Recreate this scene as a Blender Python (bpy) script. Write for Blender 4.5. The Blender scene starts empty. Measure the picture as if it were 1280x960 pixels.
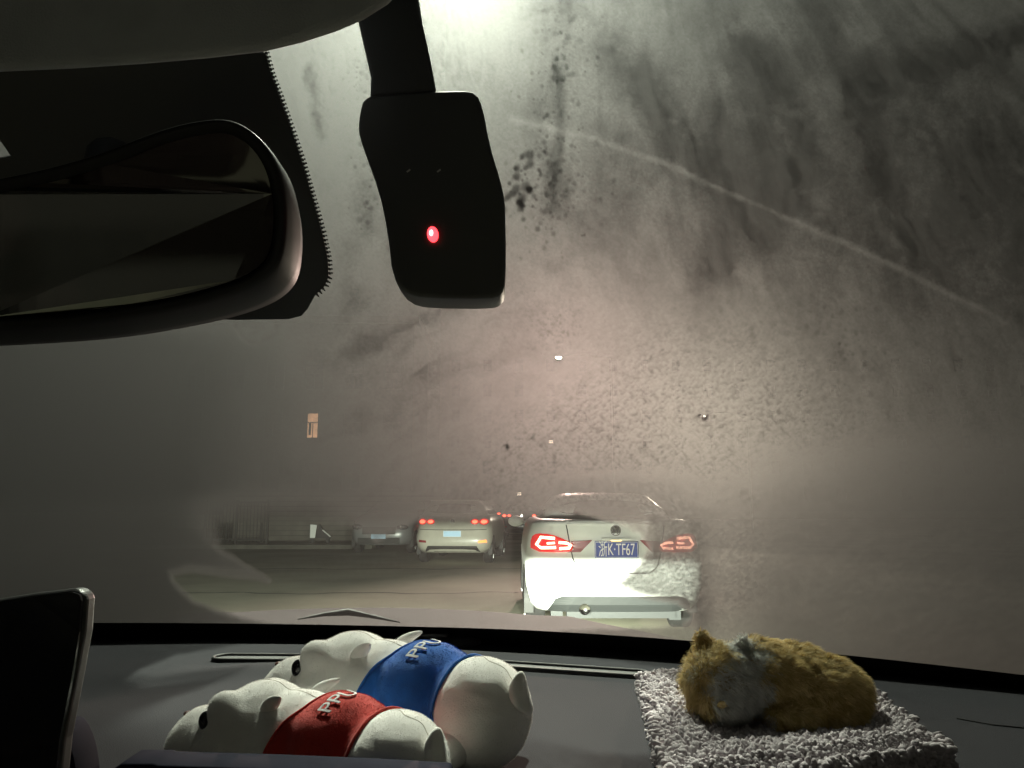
import bpy, bmesh, math, random
import numpy as np
from mathutils import Vector, Matrix
from mathutils.geometry import tessellate_polygon
random.seed(7)
C = bpy.context.scene.collection
SC = bpy.context.scene
PI = math.pi
R = math.radians

# ------------------------------------------------------------------ camera
PITCH = math.atan(155/960)
CAM = Vector((0, 0, 1.3))
cd = bpy.data.cameras.new('camera'); cam = bpy.data.objects.new('camera', cd); C.objects.link(cam)
cam.location = CAM; cam.rotation_euler = (PI/2+PITCH, 0, 0)
cd.sensor_width = 36; cd.lens = 27; cd.clip_start = 0.02; cd.clip_end = 1000
SC.camera = cam
# ------------------------------------------------------------------ world, exposure
W = bpy.data.worlds.new('World'); SC.world = W; W.use_nodes = True
bg = W.node_tree.nodes['Background']; bg.inputs[0].default_value = (.90, 1.0, .82, 1); bg.inputs[1].default_value = 0.0065
SC.view_settings.view_transform = 'Standard'; SC.view_settings.look = 'None'
SC.view_settings.exposure = 0; SC.view_settings.gamma = 1
cy = SC.cycles
cy.use_denoising = True; cy.max_bounces = 8; cy.diffuse_bounces = 3; cy.glossy_bounces = 4
cy.transparent_max_bounces = 24; cy.volume_bounces = 1; cy.sample_clamp_indirect = 6; cy.caustics_reflective = False

def lamp(name, loc, target, watts, colour, angle, blend=0.5, soft=0.05):
    l = bpy.data.lights.new(name, 'SPOT'); l.energy = watts; l.color = colour
    l.spot_size = R(angle); l.spot_blend = blend; l.shadow_soft_size = soft
    o = bpy.data.objects.new(name, l); C.objects.link(o); o.location = loc
    d = Vector(target)-Vector(loc); o.rotation_euler = d.to_track_quat('-Z', 'Y').to_euler()
    return o

UP = Vector((0, -math.sin(PITCH), math.cos(PITCH))); FW = Vector((0, math.cos(PITCH), math.sin(PITCH)))
def ray(px, py): return Vector((1, 0, 0))*((px-640)/960) + UP*((480-py)/960) + FW
def at(px, py, Y): r = ray(px, py); return CAM + r*(Y/r.y)
def onz(px, py, z): r = ray(px, py); return CAM + r*((z-CAM.z)/r.z)

FLOOD = at(556, -165, 5.2)
STREET = at(698, 447, 37.0)
ADDED_LAMP = at(880, 520, 46.0)  # unseen lamp added to widen the warm glow in the mist
lamp('floodlight_beam', FLOOD+Vector((0, -.16, -.1)), (0.05, 0.6, 1.1), 4300, (.95, 1.0, .83), 62, .6, .09)
lamp('street_lamp_beam', STREET+Vector((0, -.2, -.12)), (0, 0, 1.2), 19000, (1.0, .68, .59), 24, .6, .12)
lamp('added_glow_beam', ADDED_LAMP+Vector((0, -.2, -.12)), (0, 0, 1.2), 25000, (1.0, .85, .67), 24, .6, .12)

# ------------------------------------------------------------------ materials
M = {}
def mat(name, col, rough=.6, metal=0., spec=.5, noise=0., nscale=20., bump=0., bscale=200., emit=None, estr=0., coat=0., sheen=0.):
    m = bpy.data.materials.new(name); m.use_nodes = True; nt = m.node_tree; b = nt.nodes['Principled BSDF']
    b.inputs['Base Color'].default_value = (*col, 1); b.inputs['Roughness'].default_value = rough
    b.inputs['Metallic'].default_value = metal; b.inputs['Specular IOR Level'].default_value = spec
    b.inputs['Coat Weight'].default_value = coat
    if sheen: b.inputs['Sheen Weight'].default_value = sheen
    tc = nt.nodes.new('ShaderNodeTexCoord')
    if noise:
        n = nt.nodes.new('ShaderNodeTexNoise'); n.inputs['Scale'].default_value = nscale; n.inputs['Detail'].default_value = 6
        nt.links.new(tc.outputs['Object'], n.inputs['Vector'])
        cr = nt.nodes.new('ShaderNodeMapRange'); cr.inputs['To Min'].default_value = 1-noise; cr.inputs['To Max'].default_value = 1+noise
        cr.inputs['From Min'].default_value = .3; cr.inputs['From Max'].default_value = .7
        nt.links.new(n.outputs['Fac'], cr.inputs['Value'])
        mx = nt.nodes.new('ShaderNodeVectorMath'); mx.operation = 'SCALE'; mx.inputs[0].default_value = col
        nt.links.new(cr.outputs['Result'], mx.inputs['Scale']); nt.links.new(mx.outputs[0], b.inputs['Base Color'])
    if bump:
        n2 = nt.nodes.new('ShaderNodeTexNoise'); n2.inputs['Scale'].default_value = bscale; n2.inputs['Detail'].default_value = 4
        nt.links.new(tc.outputs['Object'], n2.inputs['Vector'])
        bp = nt.nodes.new('ShaderNodeBump'); bp.inputs['Strength'].default_value = 1; bp.inputs['Distance'].default_value = bump
        nt.links.new(n2.outputs['Fac'], bp.inputs['Height']); nt.links.new(bp.outputs[0], b.inputs['Normal'])
    if emit:
        b.inputs['Emission Color'].default_value = (*emit, 1); b.inputs['Emission Strength'].default_value = estr
    M[name] = m; return m
mat('asphalt', (.30, .29, .22), .9, noise=.28, nscale=.5, bump=.004, bscale=30)
mat('pavement', (.22, .21, .165), .9, noise=.25, nscale=.8, bump=.003, bscale=20)
mat('kerbstone', (.07, .068, .056), .9, noise=.3, nscale=3)
mat('roadpaint', (.45, .44, .38), .8, noise=.3, nscale=8)
mat('plaster', (.045, .043, .038), .95, noise=.2, nscale=.4)
mat('stoneclad', (.10, .095, .08), .95, noise=.3, nscale=2)
mat('glassdark', (.02, .02, .025), .15)
mat('litwin', (.6, .35, .2), .8, emit=(1.0, .52, .28), estr=1.1)
mat('litdim', (.6, .5, .4), .8, emit=(1.0, .8, .6), estr=1.6)
mat('lampwarm', (.8, .8, .8), .5, emit=(1.0, .93, .75), estr=160)
mat('lampflood', (.8, .8, .8), .5, emit=(1.0, .98, .88), estr=60)
mat('lampadded', (.8, .8, .8), .5, emit=(1.0, .9, .75), estr=4)
mat('iron', (.03, .03, .028), .6, metal=.5)
mat('polemetal', (.03, .03, .03), .7)
mat('white_paint', (.72, .74, .72), .4, coat=.15, noise=.04, nscale=6)
mat('cream_paint', (.40, .385, .33), .35, coat=.4, noise=.06, nscale=6)
mat('silver_paint', (.2, .205, .21), .35, metal=.3, coat=.5)
mat('dark_paint', (.03, .03, .04), .3, coat=.5)
mat('car_glass', (.012, .013, .016), .06, spec=.8)
mat('black_trim', (.012, .012, .012), .6)
mat('grey_trim', (.02, .023, .024), .6)
mat('chrome', (.8, .8, .8), .18, metal=1)
mat('tyre', (.012, .012, .012), .85, bump=.003, bscale=60)
mat('rim', (.35, .35, .35), .35, metal=.8)
mat('tail_red', (.45, .02, .02), .15, emit=(1, .03, .03), estr=.55, coat=1)
mat('tail_core', (.8, .2, .15), .2, emit=(1.0, .45, .30), estr=7)
mat('tail_hot', (.8, .1, .06), .2, emit=(1.0, .09, .045), estr=5.5)
mat('tail_dim', (.2, .012, .02), .2, coat=1)
mat('fog_orange', (.8, .3, .1), .2, emit=(1.0, .22, .05), estr=2.2)
mat('plate_blue', (.03, .06, .30), .45, noise=.1, nscale=30)
mat('plate_light', (.35, .55, .75), .45)
mat('plate_white_glow', (.7, .7, .7), .5, emit=(1, .9, .7), estr=.08)  # faint glow put into plate border and characters, which are no lamps
mat('seam_thread', (.52, .48, .42), .9)
mat('plate_lamp', (1, .7, .3), .5, emit=(1.0, .62, .2), estr=4)
mat('dash', (.038, .038, .043), .9, spec=.06, bump=.0006, bscale=700, noise=.05, nscale=5)
mat('dashblack', (.012, .012, .013), .7)
mat('headliner', (.27, .28, .31), .95, bump=.0005, bscale=900, noise=.1, nscale=30)
mat('frit', (.006, .006, .006), .6)
mat('devblack', (.045, .046, .050), .5, bump=.0001, bscale=900)
mat('mirror_rim', (.009, .009, .010), .55, spec=.14)
mat('mirror_glass', (.085, .085, .08), .035, metal=1)
mat('led', (1, .1, .1), .5, emit=(1.0, .035, .045), estr=5)
mat('ledcore', (1, .1, .1), .5, emit=(1.0, .3, .3), estr=6)
mat('print_grey', (.35, .35, .33), .6)
mat('screen', (.006, .006, .009), .12)
mat('screen_edge', (.03, .03, .03), .4)
mat('bluetrim', (.010, .010, .024), .85, spec=.1)
mat('palerim', (.3, .3, .36), .35)
mat('hood', (.05, .041, .043), .8, spec=.15, noise=.1, nscale=4)
mat('seat', (.05, .047, .043), .8)
mat('plush', (.87, .85, .82), .95, bump=.0004, bscale=700, noise=.05, nscale=60, sheen=.3)
mat('felt_red', (.52, .035, .025), .95, bump=.0003, bscale=900, noise=.12, nscale=90, sheen=.15)
mat('felt_blue', (.015, .13, .50), .95, bump=.0003, bscale=900, noise=.12, nscale=90, sheen=.15)
mat('print_white', (.8, .8, .8), .8)
mat('eyeball', (.006, .006, .008), .08)
mat('nosebrown', (.12, .04, .03), .5)
mat('pile', (.50, .455, .475), .95, noise=.22, nscale=300)
mat('bedcloth', (.2, .19, .2), .95)
mat('skin', (.50, .38, .17), .95, noise=.3, nscale=60)
def furmat(name, c0, c1):
    m = bpy.data.materials.new(name); m.use_nodes = True; nt = m.node_tree; b = nt.nodes['Principled BSDF']
    b.inputs['Roughness'].default_value = .6
    a = nt.nodes.new('ShaderNodeAttribute'); a.attribute_name = 'tone'
    r = nt.nodes.new('ShaderNodeValToRGB'); r.color_ramp.elements[0].color = (*c0, 1); r.color_ramp.elements[1].color = (*c1, 1)
    nt.links.new(a.outputs['Fac'], r.inputs[0]); nt.links.new(r.outputs[0], b.inputs['Base Color'])
    t = nt.nodes.new('ShaderNodeBsdfTranslucent'); nt.links.new(r.outputs[0], t.inputs[0])
    mx = nt.nodes.new('ShaderNodeMixShader'); mx.inputs[0].default_value = .35
    nt.links.new(b.outputs[0], mx.inputs[1]); nt.links.new(t.outputs[0], mx.inputs[2])
    nt.links.new(mx.outputs[0], nt.nodes['Material Output'].inputs[0]); M[name] = m
furmat('fur_gold', (.47, .34, .12), (.92, .77, .42))
furmat('fuzz_white', (.80, .78, .75), (.88, .86, .83))
furmat('fur_pale', (.62, .62, .60), (.93, .93, .90))

# ------------------------------------------------------------------ helpers
def obj(name, bm, m, parent=None, smooth=False, autos=None):
    me = bpy.data.meshes.new(name)
    if isinstance(bm, bmesh.types.BMesh): bm.to_mesh(me); bm.free()
    else: me = bm; me.name = name
    if m: me.materials.append(M[m] if isinstance(m, str) else m)
    if smooth:
        for p in me.polygons: p.use_smooth = True
    o = bpy.data.objects.new(name, me); C.objects.link(o)
    if parent: o.parent = parent; o.matrix_parent_inverse = parent.matrix_world.inverted() if False else Matrix()
    return o
def tag(o, label=None, cat=None, group=None, kind=None):
    if label: o['label'] = label
    if cat: o['category'] = cat
    if group: o['group'] = group
    if kind: o['kind'] = kind
    return o
def empty(name, loc=(0, 0, 0), rz=0, **k):
    o = bpy.data.objects.new(name, None); C.objects.link(o); o.location = loc; o.rotation_euler = (0, 0, rz); o.empty_display_size = .1
    return tag(o, **k)
def part_world(name, bm, m, parent, smooth=False):
    """geometry given in world coordinates, parented to a thing whose origin is elsewhere"""
    mw = Matrix.Translation(parent.location) @ parent.rotation_euler.to_matrix().to_4x4()
    inv = mw.inverted()
    if isinstance(bm, bmesh.types.BMesh): bmesh.ops.transform(bm, matrix=inv, verts=bm.verts)
    else: bm.transform(inv)
    return obj(name, bm, m, parent, smooth)
def bevel(o, w, seg=3):
    md = o.modifiers.new('b', 'BEVEL'); md.width = w; md.segments = seg; md.limit_method = 'ANGLE'; md.angle_limit = R(35)
    return o
def box(bm, c, s, rz=0):
    r = bmesh.ops.create_cube(bm, size=1)
    bmesh.ops.scale(bm, vec=s, verts=r['verts'])
    if rz: bmesh.ops.rotate(bm, cent=(0, 0, 0), matrix=Matrix.Rotation(rz, 3, 'Z'), verts=r['verts'])
    bmesh.ops.translate(bm, vec=c, verts=r['verts']); return r['verts']
def bx(*a, **k):
    bm = bmesh.new(); box(bm, *a, **k); return bm
def tube(bm, pts, rad, seg=12, cap=True):
    pts = [Vector(p) for p in pts]; rings = []
    n = len(pts); rad = rad if isinstance(rad, (list, tuple)) else [rad]*n
    for i, p in enumerate(pts):
        t = (pts[min(i+1, n-1)]-pts[max(i-1, 0)]).normalized()
        a = t.cross(Vector((0, 0, 1))); a = a if a.length > .05 else t.cross(Vector((0, 1, 0))); a.normalize(); b = t.cross(a)
        rings.append([bm.verts.new(p+(a*math.cos(k*2*PI/seg)+b*math.sin(k*2*PI/seg))*rad[i]) for k in range(seg)])
    for i in range(n-1):
        for k in range(seg):
            bm.faces.new((rings[i][k], rings[i][(k+1) % seg], rings[i+1][(k+1) % seg], rings[i+1][k]))
    if cap:
        bm.faces.new(rings[0]); bm.faces.new(rings[-1][::-1])
    return bm
def ball(bm, c, s, sub=3, rot=None):
    r = bmesh.ops.create_icosphere(bm, subdivisions=sub, radius=1)
    bmesh.ops.scale(bm, vec=s, verts=r['verts'])
    if rot is not None: bmesh.ops.rotate(bm, cent=(0, 0, 0), matrix=rot, verts=r['verts'])
    bmesh.ops.translate(bm, vec=c, verts=r['verts']); return r['verts']
def smooth_poly(pts, it=2):
    for _ in range(it):
        q = []
        for i in range(len(pts)):
            a = Vector(pts[i]); b = Vector(pts[(i+1) % len(pts)])
            q += [a*.75+b*.25, a*.25+b*.75]
        pts = q
    return [tuple(p) for p in pts]
def prism(front, back):
    """closed solid between two outlines with the same number of points"""
    bm = bmesh.new()
    f = [bm.verts.new(p) for p in front]; b = [bm.verts.new(p) for p in back]; n = len(f)
    bm.faces.new(f); bm.faces.new(b[::-1])
    for i in range(n): bm.faces.new((f[(i+1) % n], f[i], b[i], b[(i+1) % n]))
    bmesh.ops.recalc_face_normals(bm, faces=bm.faces)
    return bm
def text_mesh(body, size, extrude=.002, xs=1.):
    cu = bpy.data.curves.new('t', 'FONT'); cu.body = body; cu.size = size; cu.extrude = extrude; cu.align_x = 'CENTER'; cu.align_y = 'CENTER'
    o = bpy.data.objects.new('t', cu); C.objects.link(o)
    dg = bpy.context.evaluated_depsgraph_get(); me = bpy.data.meshes.new_from_object(o.evaluated_get(dg))
    bpy.data.objects.remove(o); me.transform(Matrix.Scale(xs, 4, (1, 0, 0))); me.materials.clear(); return me
def remesh(bm, vox, smooth_it=4):
    """union of closed shapes as one smooth skin"""
    me = bpy.data.meshes.new('r'); bm.to_mesh(me); bm.free()
    o = bpy.data.objects.new('r', me); C.objects.link(o)
    md = o.modifiers.new('r', 'REMESH'); md.mode = 'VOXEL'; md.voxel_size = vox
    ms = o.modifiers.new('s', 'SMOOTH'); ms.factor = .6; ms.iterations = smooth_it
    dg = bpy.context.evaluated_depsgraph_get(); r = bpy.data.meshes.new_from_object(o.evaluated_get(dg))
    bpy.data.objects.remove(o); return r

# ------------------------------------------------------------------ value noise
def vn(x, y, seed):
    xi = np.floor(x).astype(np.int64); yi = np.floor(y).astype(np.int64); fx = x-xi; fy = y-yi
    fx = fx*fx*(3-2*fx); fy = fy*fy*(3-2*fy)
    def h(a, b):
        n = (a*374761393+b*668265263+seed*974634777) & 0xffffffff
        n = ((n ^ (n >> 13))*1274126177) & 0xffffffff
        n = ((n ^ (n >> 16))*2246822519) & 0xffffffff
        return ((n ^ (n >> 15)) & 0xffffff)/float(0xffffff)
    return (h(xi, yi)*(1-fx)+h(xi+1, yi)*fx)*(1-fy)+(h(xi, yi+1)*(1-fx)+h(xi+1, yi+1)*fx)*fy
def fbm(x, y, seed, o=4):
    s = 0; a = .5; t = 0
    for i in range(o): s = s+a*vn(x*2**i, y*2**i, seed+i*17); t += a; a *= .55
    return s/t
def sstep(a, b, v):
    t = np.clip((v-a)/(b-a), 0, 1); return t*t*(3-2*t)
def poly_sd(px, py, pts):
    """signed distance to a polygon (negative inside)"""
    d = np.full(px.shape, 1e9); ins = np.zeros(px.shape, bool); n = len(pts)
    for i in range(n):
        ax, ay = pts[i]; bx_, by_ = pts[(i+1) % n]; ex, ey = bx_-ax, by_-ay
        t = np.clip(((px-ax)*ex+(py-ay)*ey)/(ex*ex+ey*ey+1e-9), 0, 1)
        d = np.minimum(d, np.hypot(px-ax-t*ex, py-ay-t*ey))
        c = ((ay > py) != (by_ > py)) & (px < (bx_-ax)*(py-ay)/((by_-ay) if by_ != ay else 1e-9)+ax)
        ins ^= c
    return np.where(ins, -d, d)
def line_d(px, py, pts):
    d = np.full(px.shape, 1e9)
    for i in range(len(pts)-1):
        ax, ay = pts[i]; ex, ey = pts[i+1][0]-ax, pts[i+1][1]-ay
        t = np.clip(((px-ax)*ex+(py-ay)*ey)/(ex*ex+ey*ey), 0, 1)
        d = np.minimum(d, np.hypot(px-ax-t*ex, py-ay-t*ey))
    return d

# ================================================================== OUTSIDE
bm = bmesh.new()
bmesh.ops.create_grid(bm, x_segments=60, y_segments=60, size=150)
bmesh.ops.translate(bm, vec=(0, 100, 0), verts=bm.verts)
tag(obj('road', bm, 'asphalt'), kind='structure')
# pavement on the left with its kerb
def strip(name, pts, z0, z1, m, **k):
    bm = prism([(x, y, z1) for x, y in pts], [(x, y, z0) for x, y in pts]); return tag(obj(name, bm, m), **k)
strip('pavement', [(-60, 24.6), (-4.6, 25.4), (-3.8, 60), (-60, 60)], -.05, .12, 'pavement', kind='structure')
strip('kerb', [(-60, 24.4), (-4.5, 25.2), (-4.6, 25.4), (-60, 24.6)], -.05, .135, 'kerbstone', kind='structure')
for i, (y, w) in enumerate(((12.2, .05), (17, .07))):
    bm = bmesh.new(); n = 40; L = []; U = []
    for k in range(n+1):
        x = -9+k*9.2/n; yy = y+.10*math.sin(k*.7+i)+.05*math.sin(k*1.9)+.012*(x+3)**2
        ww = w*(.5+.5*random.random()); L.append(bm.verts.new((x, yy-ww, .004))); U.append(bm.verts.new((x, yy+ww, .004)))
    for k in range(n): bm.faces.new((L[k], L[k+1], U[k+1], U[k]))
    o = tag(obj('road_crack', bm, 'dashblack'), kind='structure')

def facade(name, x0, x1, y, h, rows, cols, label, m, lit=(), ww=1.0, wh=1.5, z0=2.2, dz=3.0, lw=(.62, 1.45), litm='litwin', blind=False):
    t = empty(name, ((x0+x1)/2, y, 0), label=label, cat='building')
    cx = (x0+x1)/2
    wall = obj('wall', bx((0, 4.0, h/2), (x1-x0, 8, h)), m, t)
    obj('roof', bx((0, 4.0, h+.2), (x1-x0+.6, 8.6, .4)), 'stoneclad', t)
    obj('plinth', bx((0, -.06, .45), (x1-x0+.05, .12, .9)), 'stoneclad', t)
    for r in range(rows):
        for c in range(cols):
            wx = -(x1-x0)/2+(c+.5)*(x1-x0)/cols; wz = z0+r*dz
            litp = (r, c) in lit
            bm = bmesh.new(); w, hh = (lw if litp else (ww, wh))
            for sx in (-1, 1): box(bm, (sx*(w/2+.03), -.03, wz), (.06, .1, hh+.12))
            for sz in (-1, 1): box(bm, (0, -.03, wz+sz*(hh/2+.03)), (w, .1, .06))
            box(bm, (0, -.03, wz+hh*.12), (w, .09, .05)); 
            if not litp: box(bm, (0, -.03, wz-hh*.2), (.04, .085, hh*.58))
            else: box(bm, (.02, -.03, wz-hh*.2), (.04, .085, hh*.58))
            bmesh.ops.translate(bm, vec=(wx, 0, 0), verts=bm.verts)
            f = obj('window', bm, 'iron', t)
            obj('pane', bx((wx, -.012, wz), (w, .02, hh)), litm if litp else 'glassdark', f)
            if litp and blind: 
                obj('curtain', bx((wx-.16, -.026, wz-.2), (.14, .005, hh*.5)), 'print_grey', f)
    return t
# the block with the one lit window; the window stands at photo (391, 532)
p = at(391, 532, 46)
cw = 2.4
x0 = p.x-cw*3.5; facade('apartment_building', x0, x0+cw*6, 46, 12.5, 3, 6, 'dim plastered apartment block at left with one small orange lit window', 'plaster', lit=((1, 3),), z0=p.z-3.0, blind=True)
q = at(672, 590, 95)
facade('apartment_tower', -9, 70, 95, 78, 6, 20, 'dark far block behind the traffic with several tiny lit windows', 'plaster', lit=((0, 2), (2, 3)), litm='litdim', z0=3, dz=3.2, lw=(.5, .35))

# low boundary wall with horizontal courses beside the fence
p0 = at(336, 686, 26.2); p1 = at(470, 686, 26.6)
t = empty('boundary_wall', ((p0.x+p1.x)/2, 28.5, .12), label='low coursed grey boundary wall right of the iron fence', cat='wall')
w_ = 7.6; hh = 1.65; bm = bmesh.new(); box(bm, (0, .15, hh/2), (w_, .24, hh))
obj('wall_core', bm, 'plaster', t)
bm = bmesh.new()
for k in range(9): box(bm, (0, 0, .1+k*.175), (w_, .1, .15))
obj('stone_courses', bm, 'stoneclad', t); obj('coping', bx((0, .1, hh+.05), (w_+.1, .45, .1)), 'kerbstone', t)
# iron fence
fx0 = at(255, 684, 26).x; fx1 = at(333, 684, 26).x
t = empty('iron_fence', ((fx0+fx1)/2, 26, .12), label='short section of black iron bar fence left of the coursed wall', cat='fence')
fw = fx1-fx0; fh = 1.42
for sx in (-1, 0.0, 1): obj('post', bx((sx*fw/2, 0, fh/2), (.07, .07, fh+.05)), 'iron', t)
obj('rail', bx((0, 0, fh-.06), (fw, .04, .05)), 'iron', t); obj('rail', bx((0, 0, .15), (fw, .04, .05)), 'iron', t)
bm = bmesh.new()
nb = 18
for k in range(1, nb):
    if k == nb//2: continue
    box(bm, (-fw/2+k*fw/nb, 0, fh/2), (.022, .022, fh-.12))
obj('bars', bm, 'iron', t)
# panels standing behind the fence
t = empty('notice_board', ((fx0+fx1)/2-.2, 27.3, .12), label='grey notice board on two legs behind the iron fence', cat='board')
obj('board', bx((0, 0, .95), (1.5, .05, .55)), 'stoneclad', t)
for s in (-1, 1): obj('leg', bx((s*.6, .06, .55), (.06, .06, 1.1)), 'iron', t)
# folding board lying half open on the pavement
p = at(400, 671, 27)
t = empty('folding_sign', (p.x, 27, .12), R(8), label='white and black folding pavement sign fallen half open', cat='sign')
bm = prism([(-.34, 0, .16), (-.34, 0, .62), (-.12, 0, .60), (-.17, 0, .16)], [(-.34, .05, .16), (-.34, .05, .62), (-.12, .05, .6), (-.17, .05, .16)])
obj('front_board', bm, 'white_paint', t)
bm = prism([(-.17, -.03, .16), (-.02, -.03, .62), (.1, -.03, .40), (.34, -.03, .2), (.34, -.03, .14)], [(-.17, .3, .16), (-.02, .3, .62), (.1, .3, .4), (.34, .3, .2), (.34, .3, .14)])
obj('rear_board', bm, 'dashblack', t)
bm = bmesh.new(); tube(bm, [(.08, -.05, .43), (.36, -.05, .2)], .022); obj('stay', bm, 'white_paint', t)
for s in (-1, 1): obj('foot', bx((.26*s, .1, .08), (.1, .3, .16)), 'dashblack', t)

def street_lamp(loc, base, lens, label, sc=1., flood=False):
    t = empty('floodlight' if flood else 'street_lamp', base, label=label, cat='floodlight' if flood else 'street lamp', group=None if flood else 'street lamps over the road')
    v = Vector(loc)-Vector(base)
    bm = bmesh.new(); tube(bm, [(0, 0, 0), (0, 0, v.z*.6), (0, 0, v.z-.35), (0, 0, v.z+.02)], [.06, .045, .035, .03]); obj('pole', bm, 'polemetal', t, True)
    bm = bmesh.new(); tube(bm, [(0, 0, v.z), (v.x*.5, v.y*.5, v.z+.22), (v.x, v.y+.12, v.z+.12)], .035); obj('arm', bm, 'polemetal', t, True)
    bm = bmesh.new(); box(bm, (v.x, v.y, v.z+.06), (.34, .5, .09)); h = bevel(obj('lamp_head', bm, 'polemetal', t), .03)
    bm = bmesh.new(); bmesh.ops.create_uvsphere(bm, u_segments=20, v_segments=10, radius=1)
    bmesh.ops.scale(bm, vec=(.1*sc, .07, .06*sc), verts=bm.verts); bmesh.ops.translate(bm, vec=(v.x, v.y-.1, v.z-.02), verts=bm.verts)
    o = obj('lens', bm, lens, t, True); o.visible_shadow = True
    return t
street_lamp(FLOOD, (FLOOD.x-4.6, FLOOD.y+.3, 0), 'lampflood', 'bright floodlight on a pole above the windscreen', .9, True)
street_lamp(STREET, (STREET.x+2.6, STREET.y, 0), 'lampwarm', 'lit street lamp glowing straight ahead above the traffic', 1.35)
street_lamp(ADDED_LAMP, (ADDED_LAMP.x+2.6, ADDED_LAMP.y, 0), 'lampadded', 'added unseen lamp to the right in the fog, put in for its glow', .8)

# ------------------------------------------------------------------ cars
class Car:
    def __init__(s, rings): s.r = rings            # (z, half width, rear y, front y)
    def lv(s, z):
        r = s.r
        for a, b in zip(r, r[1:]):
            if a[0] <= z <= b[0]:
                t = (z-a[0])/(b[0]-a[0]+1e-9); return [a[i]+(b[i]-a[i])*t for i in range(4)]
        return list(r[0] if z < r[0][0] else r[-1])
    def ry(s, x, z):
        _, w, r, f = s.lv(z); q = min(1, abs(x)/w); return r+.05*q*q+.20*q**9
def loop(z, w, r, f, cn=9, dep=.2, N=24):
    pts = []
    for k in range(N+1):
        x = -w+2*w*k/N; q = abs(x)/w; pts.append((x, r+.05*q*q+dep*q**cn, z))
    r1 = r+.05+dep; f1 = f-.08-dep*1.8
    for k in range(1, 10): pts.append((w*(1+.012*math.sin(PI*k/10)), r1+(f1-r1)*k/10, z))
    for k in range(N+1):
        x = w-2*w*k/N; q = abs(x)/w; pts.append((x, f-.08*q*q-dep*1.8*q**cn, z))
    for k in range(1, 10): pts.append((-w*(1+.012*math.sin(PI*k/10)), f1+(r1-f1)*k/10, z))
    return pts
def stack(loops, cap=True):
    bm = bmesh.new(); prev = None; vs = []
    for l in loops:
        cur = [bm.verts.new(p) for p in l]
        if prev:
            n = len(cur)
            for i in range(n): bm.faces.new((prev[i], prev[(i+1) % n], cur[(i+1) % n], cur[i]))
        prev = cur; vs.append(cur)
    if cap: bm.faces.new(vs[-1]); bm.faces.new(vs[0][::-1])
    bmesh.ops.recalc_face_normals(bm, faces=bm.faces)
    return bm
def patch(car, poly, proud, thick=.02, div=3):
    """a panel that follows the rear of the car"""
    poly = [tuple(p) for p in poly]
    tris = tessellate_polygon([[Vector((x, z, 0)) for x, z in poly]])
    bm = bmesh.new(); vs = [bm.verts.new((x, 0, z)) for x, z in poly]
    for t in tris:
        try: bm.faces.new([vs[i] for i in t])
        except ValueError: pass
    bmesh.ops.subdivide_edges(bm, edges=bm.edges, cuts=div, use_grid_fill=True)
    r = bmesh.ops.extrude_face_region(bm, geom=bm.faces[:]); back = {v for v in r['geom'] if isinstance(v, bmesh.types.BMVert)}
    for v in bm.verts:
        v.co.y = car.ry(v.co.x, v.co.z)-(proud if v not in back else proud-thick)
    bmesh.ops.recalc_face_normals(bm, faces=bm.faces)
    return bm
def mir(poly): return [(-x, z) for x, z in poly][::-1]
def sph_emblem(car, t, z, r):
    y = car.ry(0, z)-.012; bm = bmesh.new()
    n = 28
    for rr in (r,):
        a = [bm.verts.new((math.cos(2*PI*k/n)*rr, y, z+math.sin(2*PI*k/n)*rr)) for k in range(n)]
        b = [bm.verts.new((math.cos(2*PI*k/n)*rr*.84, y, z+math.sin(2*PI*k/n)*rr*.84)) for k in range(n)]
        c = [bm.verts.new((v.co.x, y+.02, v.co.z)) for v in a]
        for k in range(n):
            bm.faces.new((a[k], a[(k+1) % n], b[(k+1) % n], b[k])); bm.faces.new((a[k], a[(k+1) % n], c[(k+1) % n], c[k]))
    def bar(x0, z0, x1, z1, w=.13):
        d = Vector((x1-x0, 0, z1-z0)).normalized(); nn = Vector((-d.z, 0, d.x))*w*r/2
        A = Vector((x0*r, y-.001, z+z0*r)); B = Vector((x1*r, y-.001, z+z1*r)); bm.faces.new([bm.verts.new(p) for p in (A+nn, A-nn, B-nn, B+nn)])
    bar(-.42, .76, -.02, .12); bar(.42, .76, .02, .12)
    bar(-.74, .42, -.36, -.68); bar(-.36, -.68, 0, -.02); bar(0, -.02, .36, -.68); bar(.36, -.68, .74, .42)
    o = obj('emblem', bm, 'chrome', t)
    bm = bmesh.new(); f = [bm.verts.new((math.cos(2*PI*k/n)*r*.98, y+.006, z+math.sin(2*PI*k/n)*r*.98)) for k in range(n)]; bm.faces.new(f)
    obj('emblem_disc', bm, 'black_trim', o)
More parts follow.
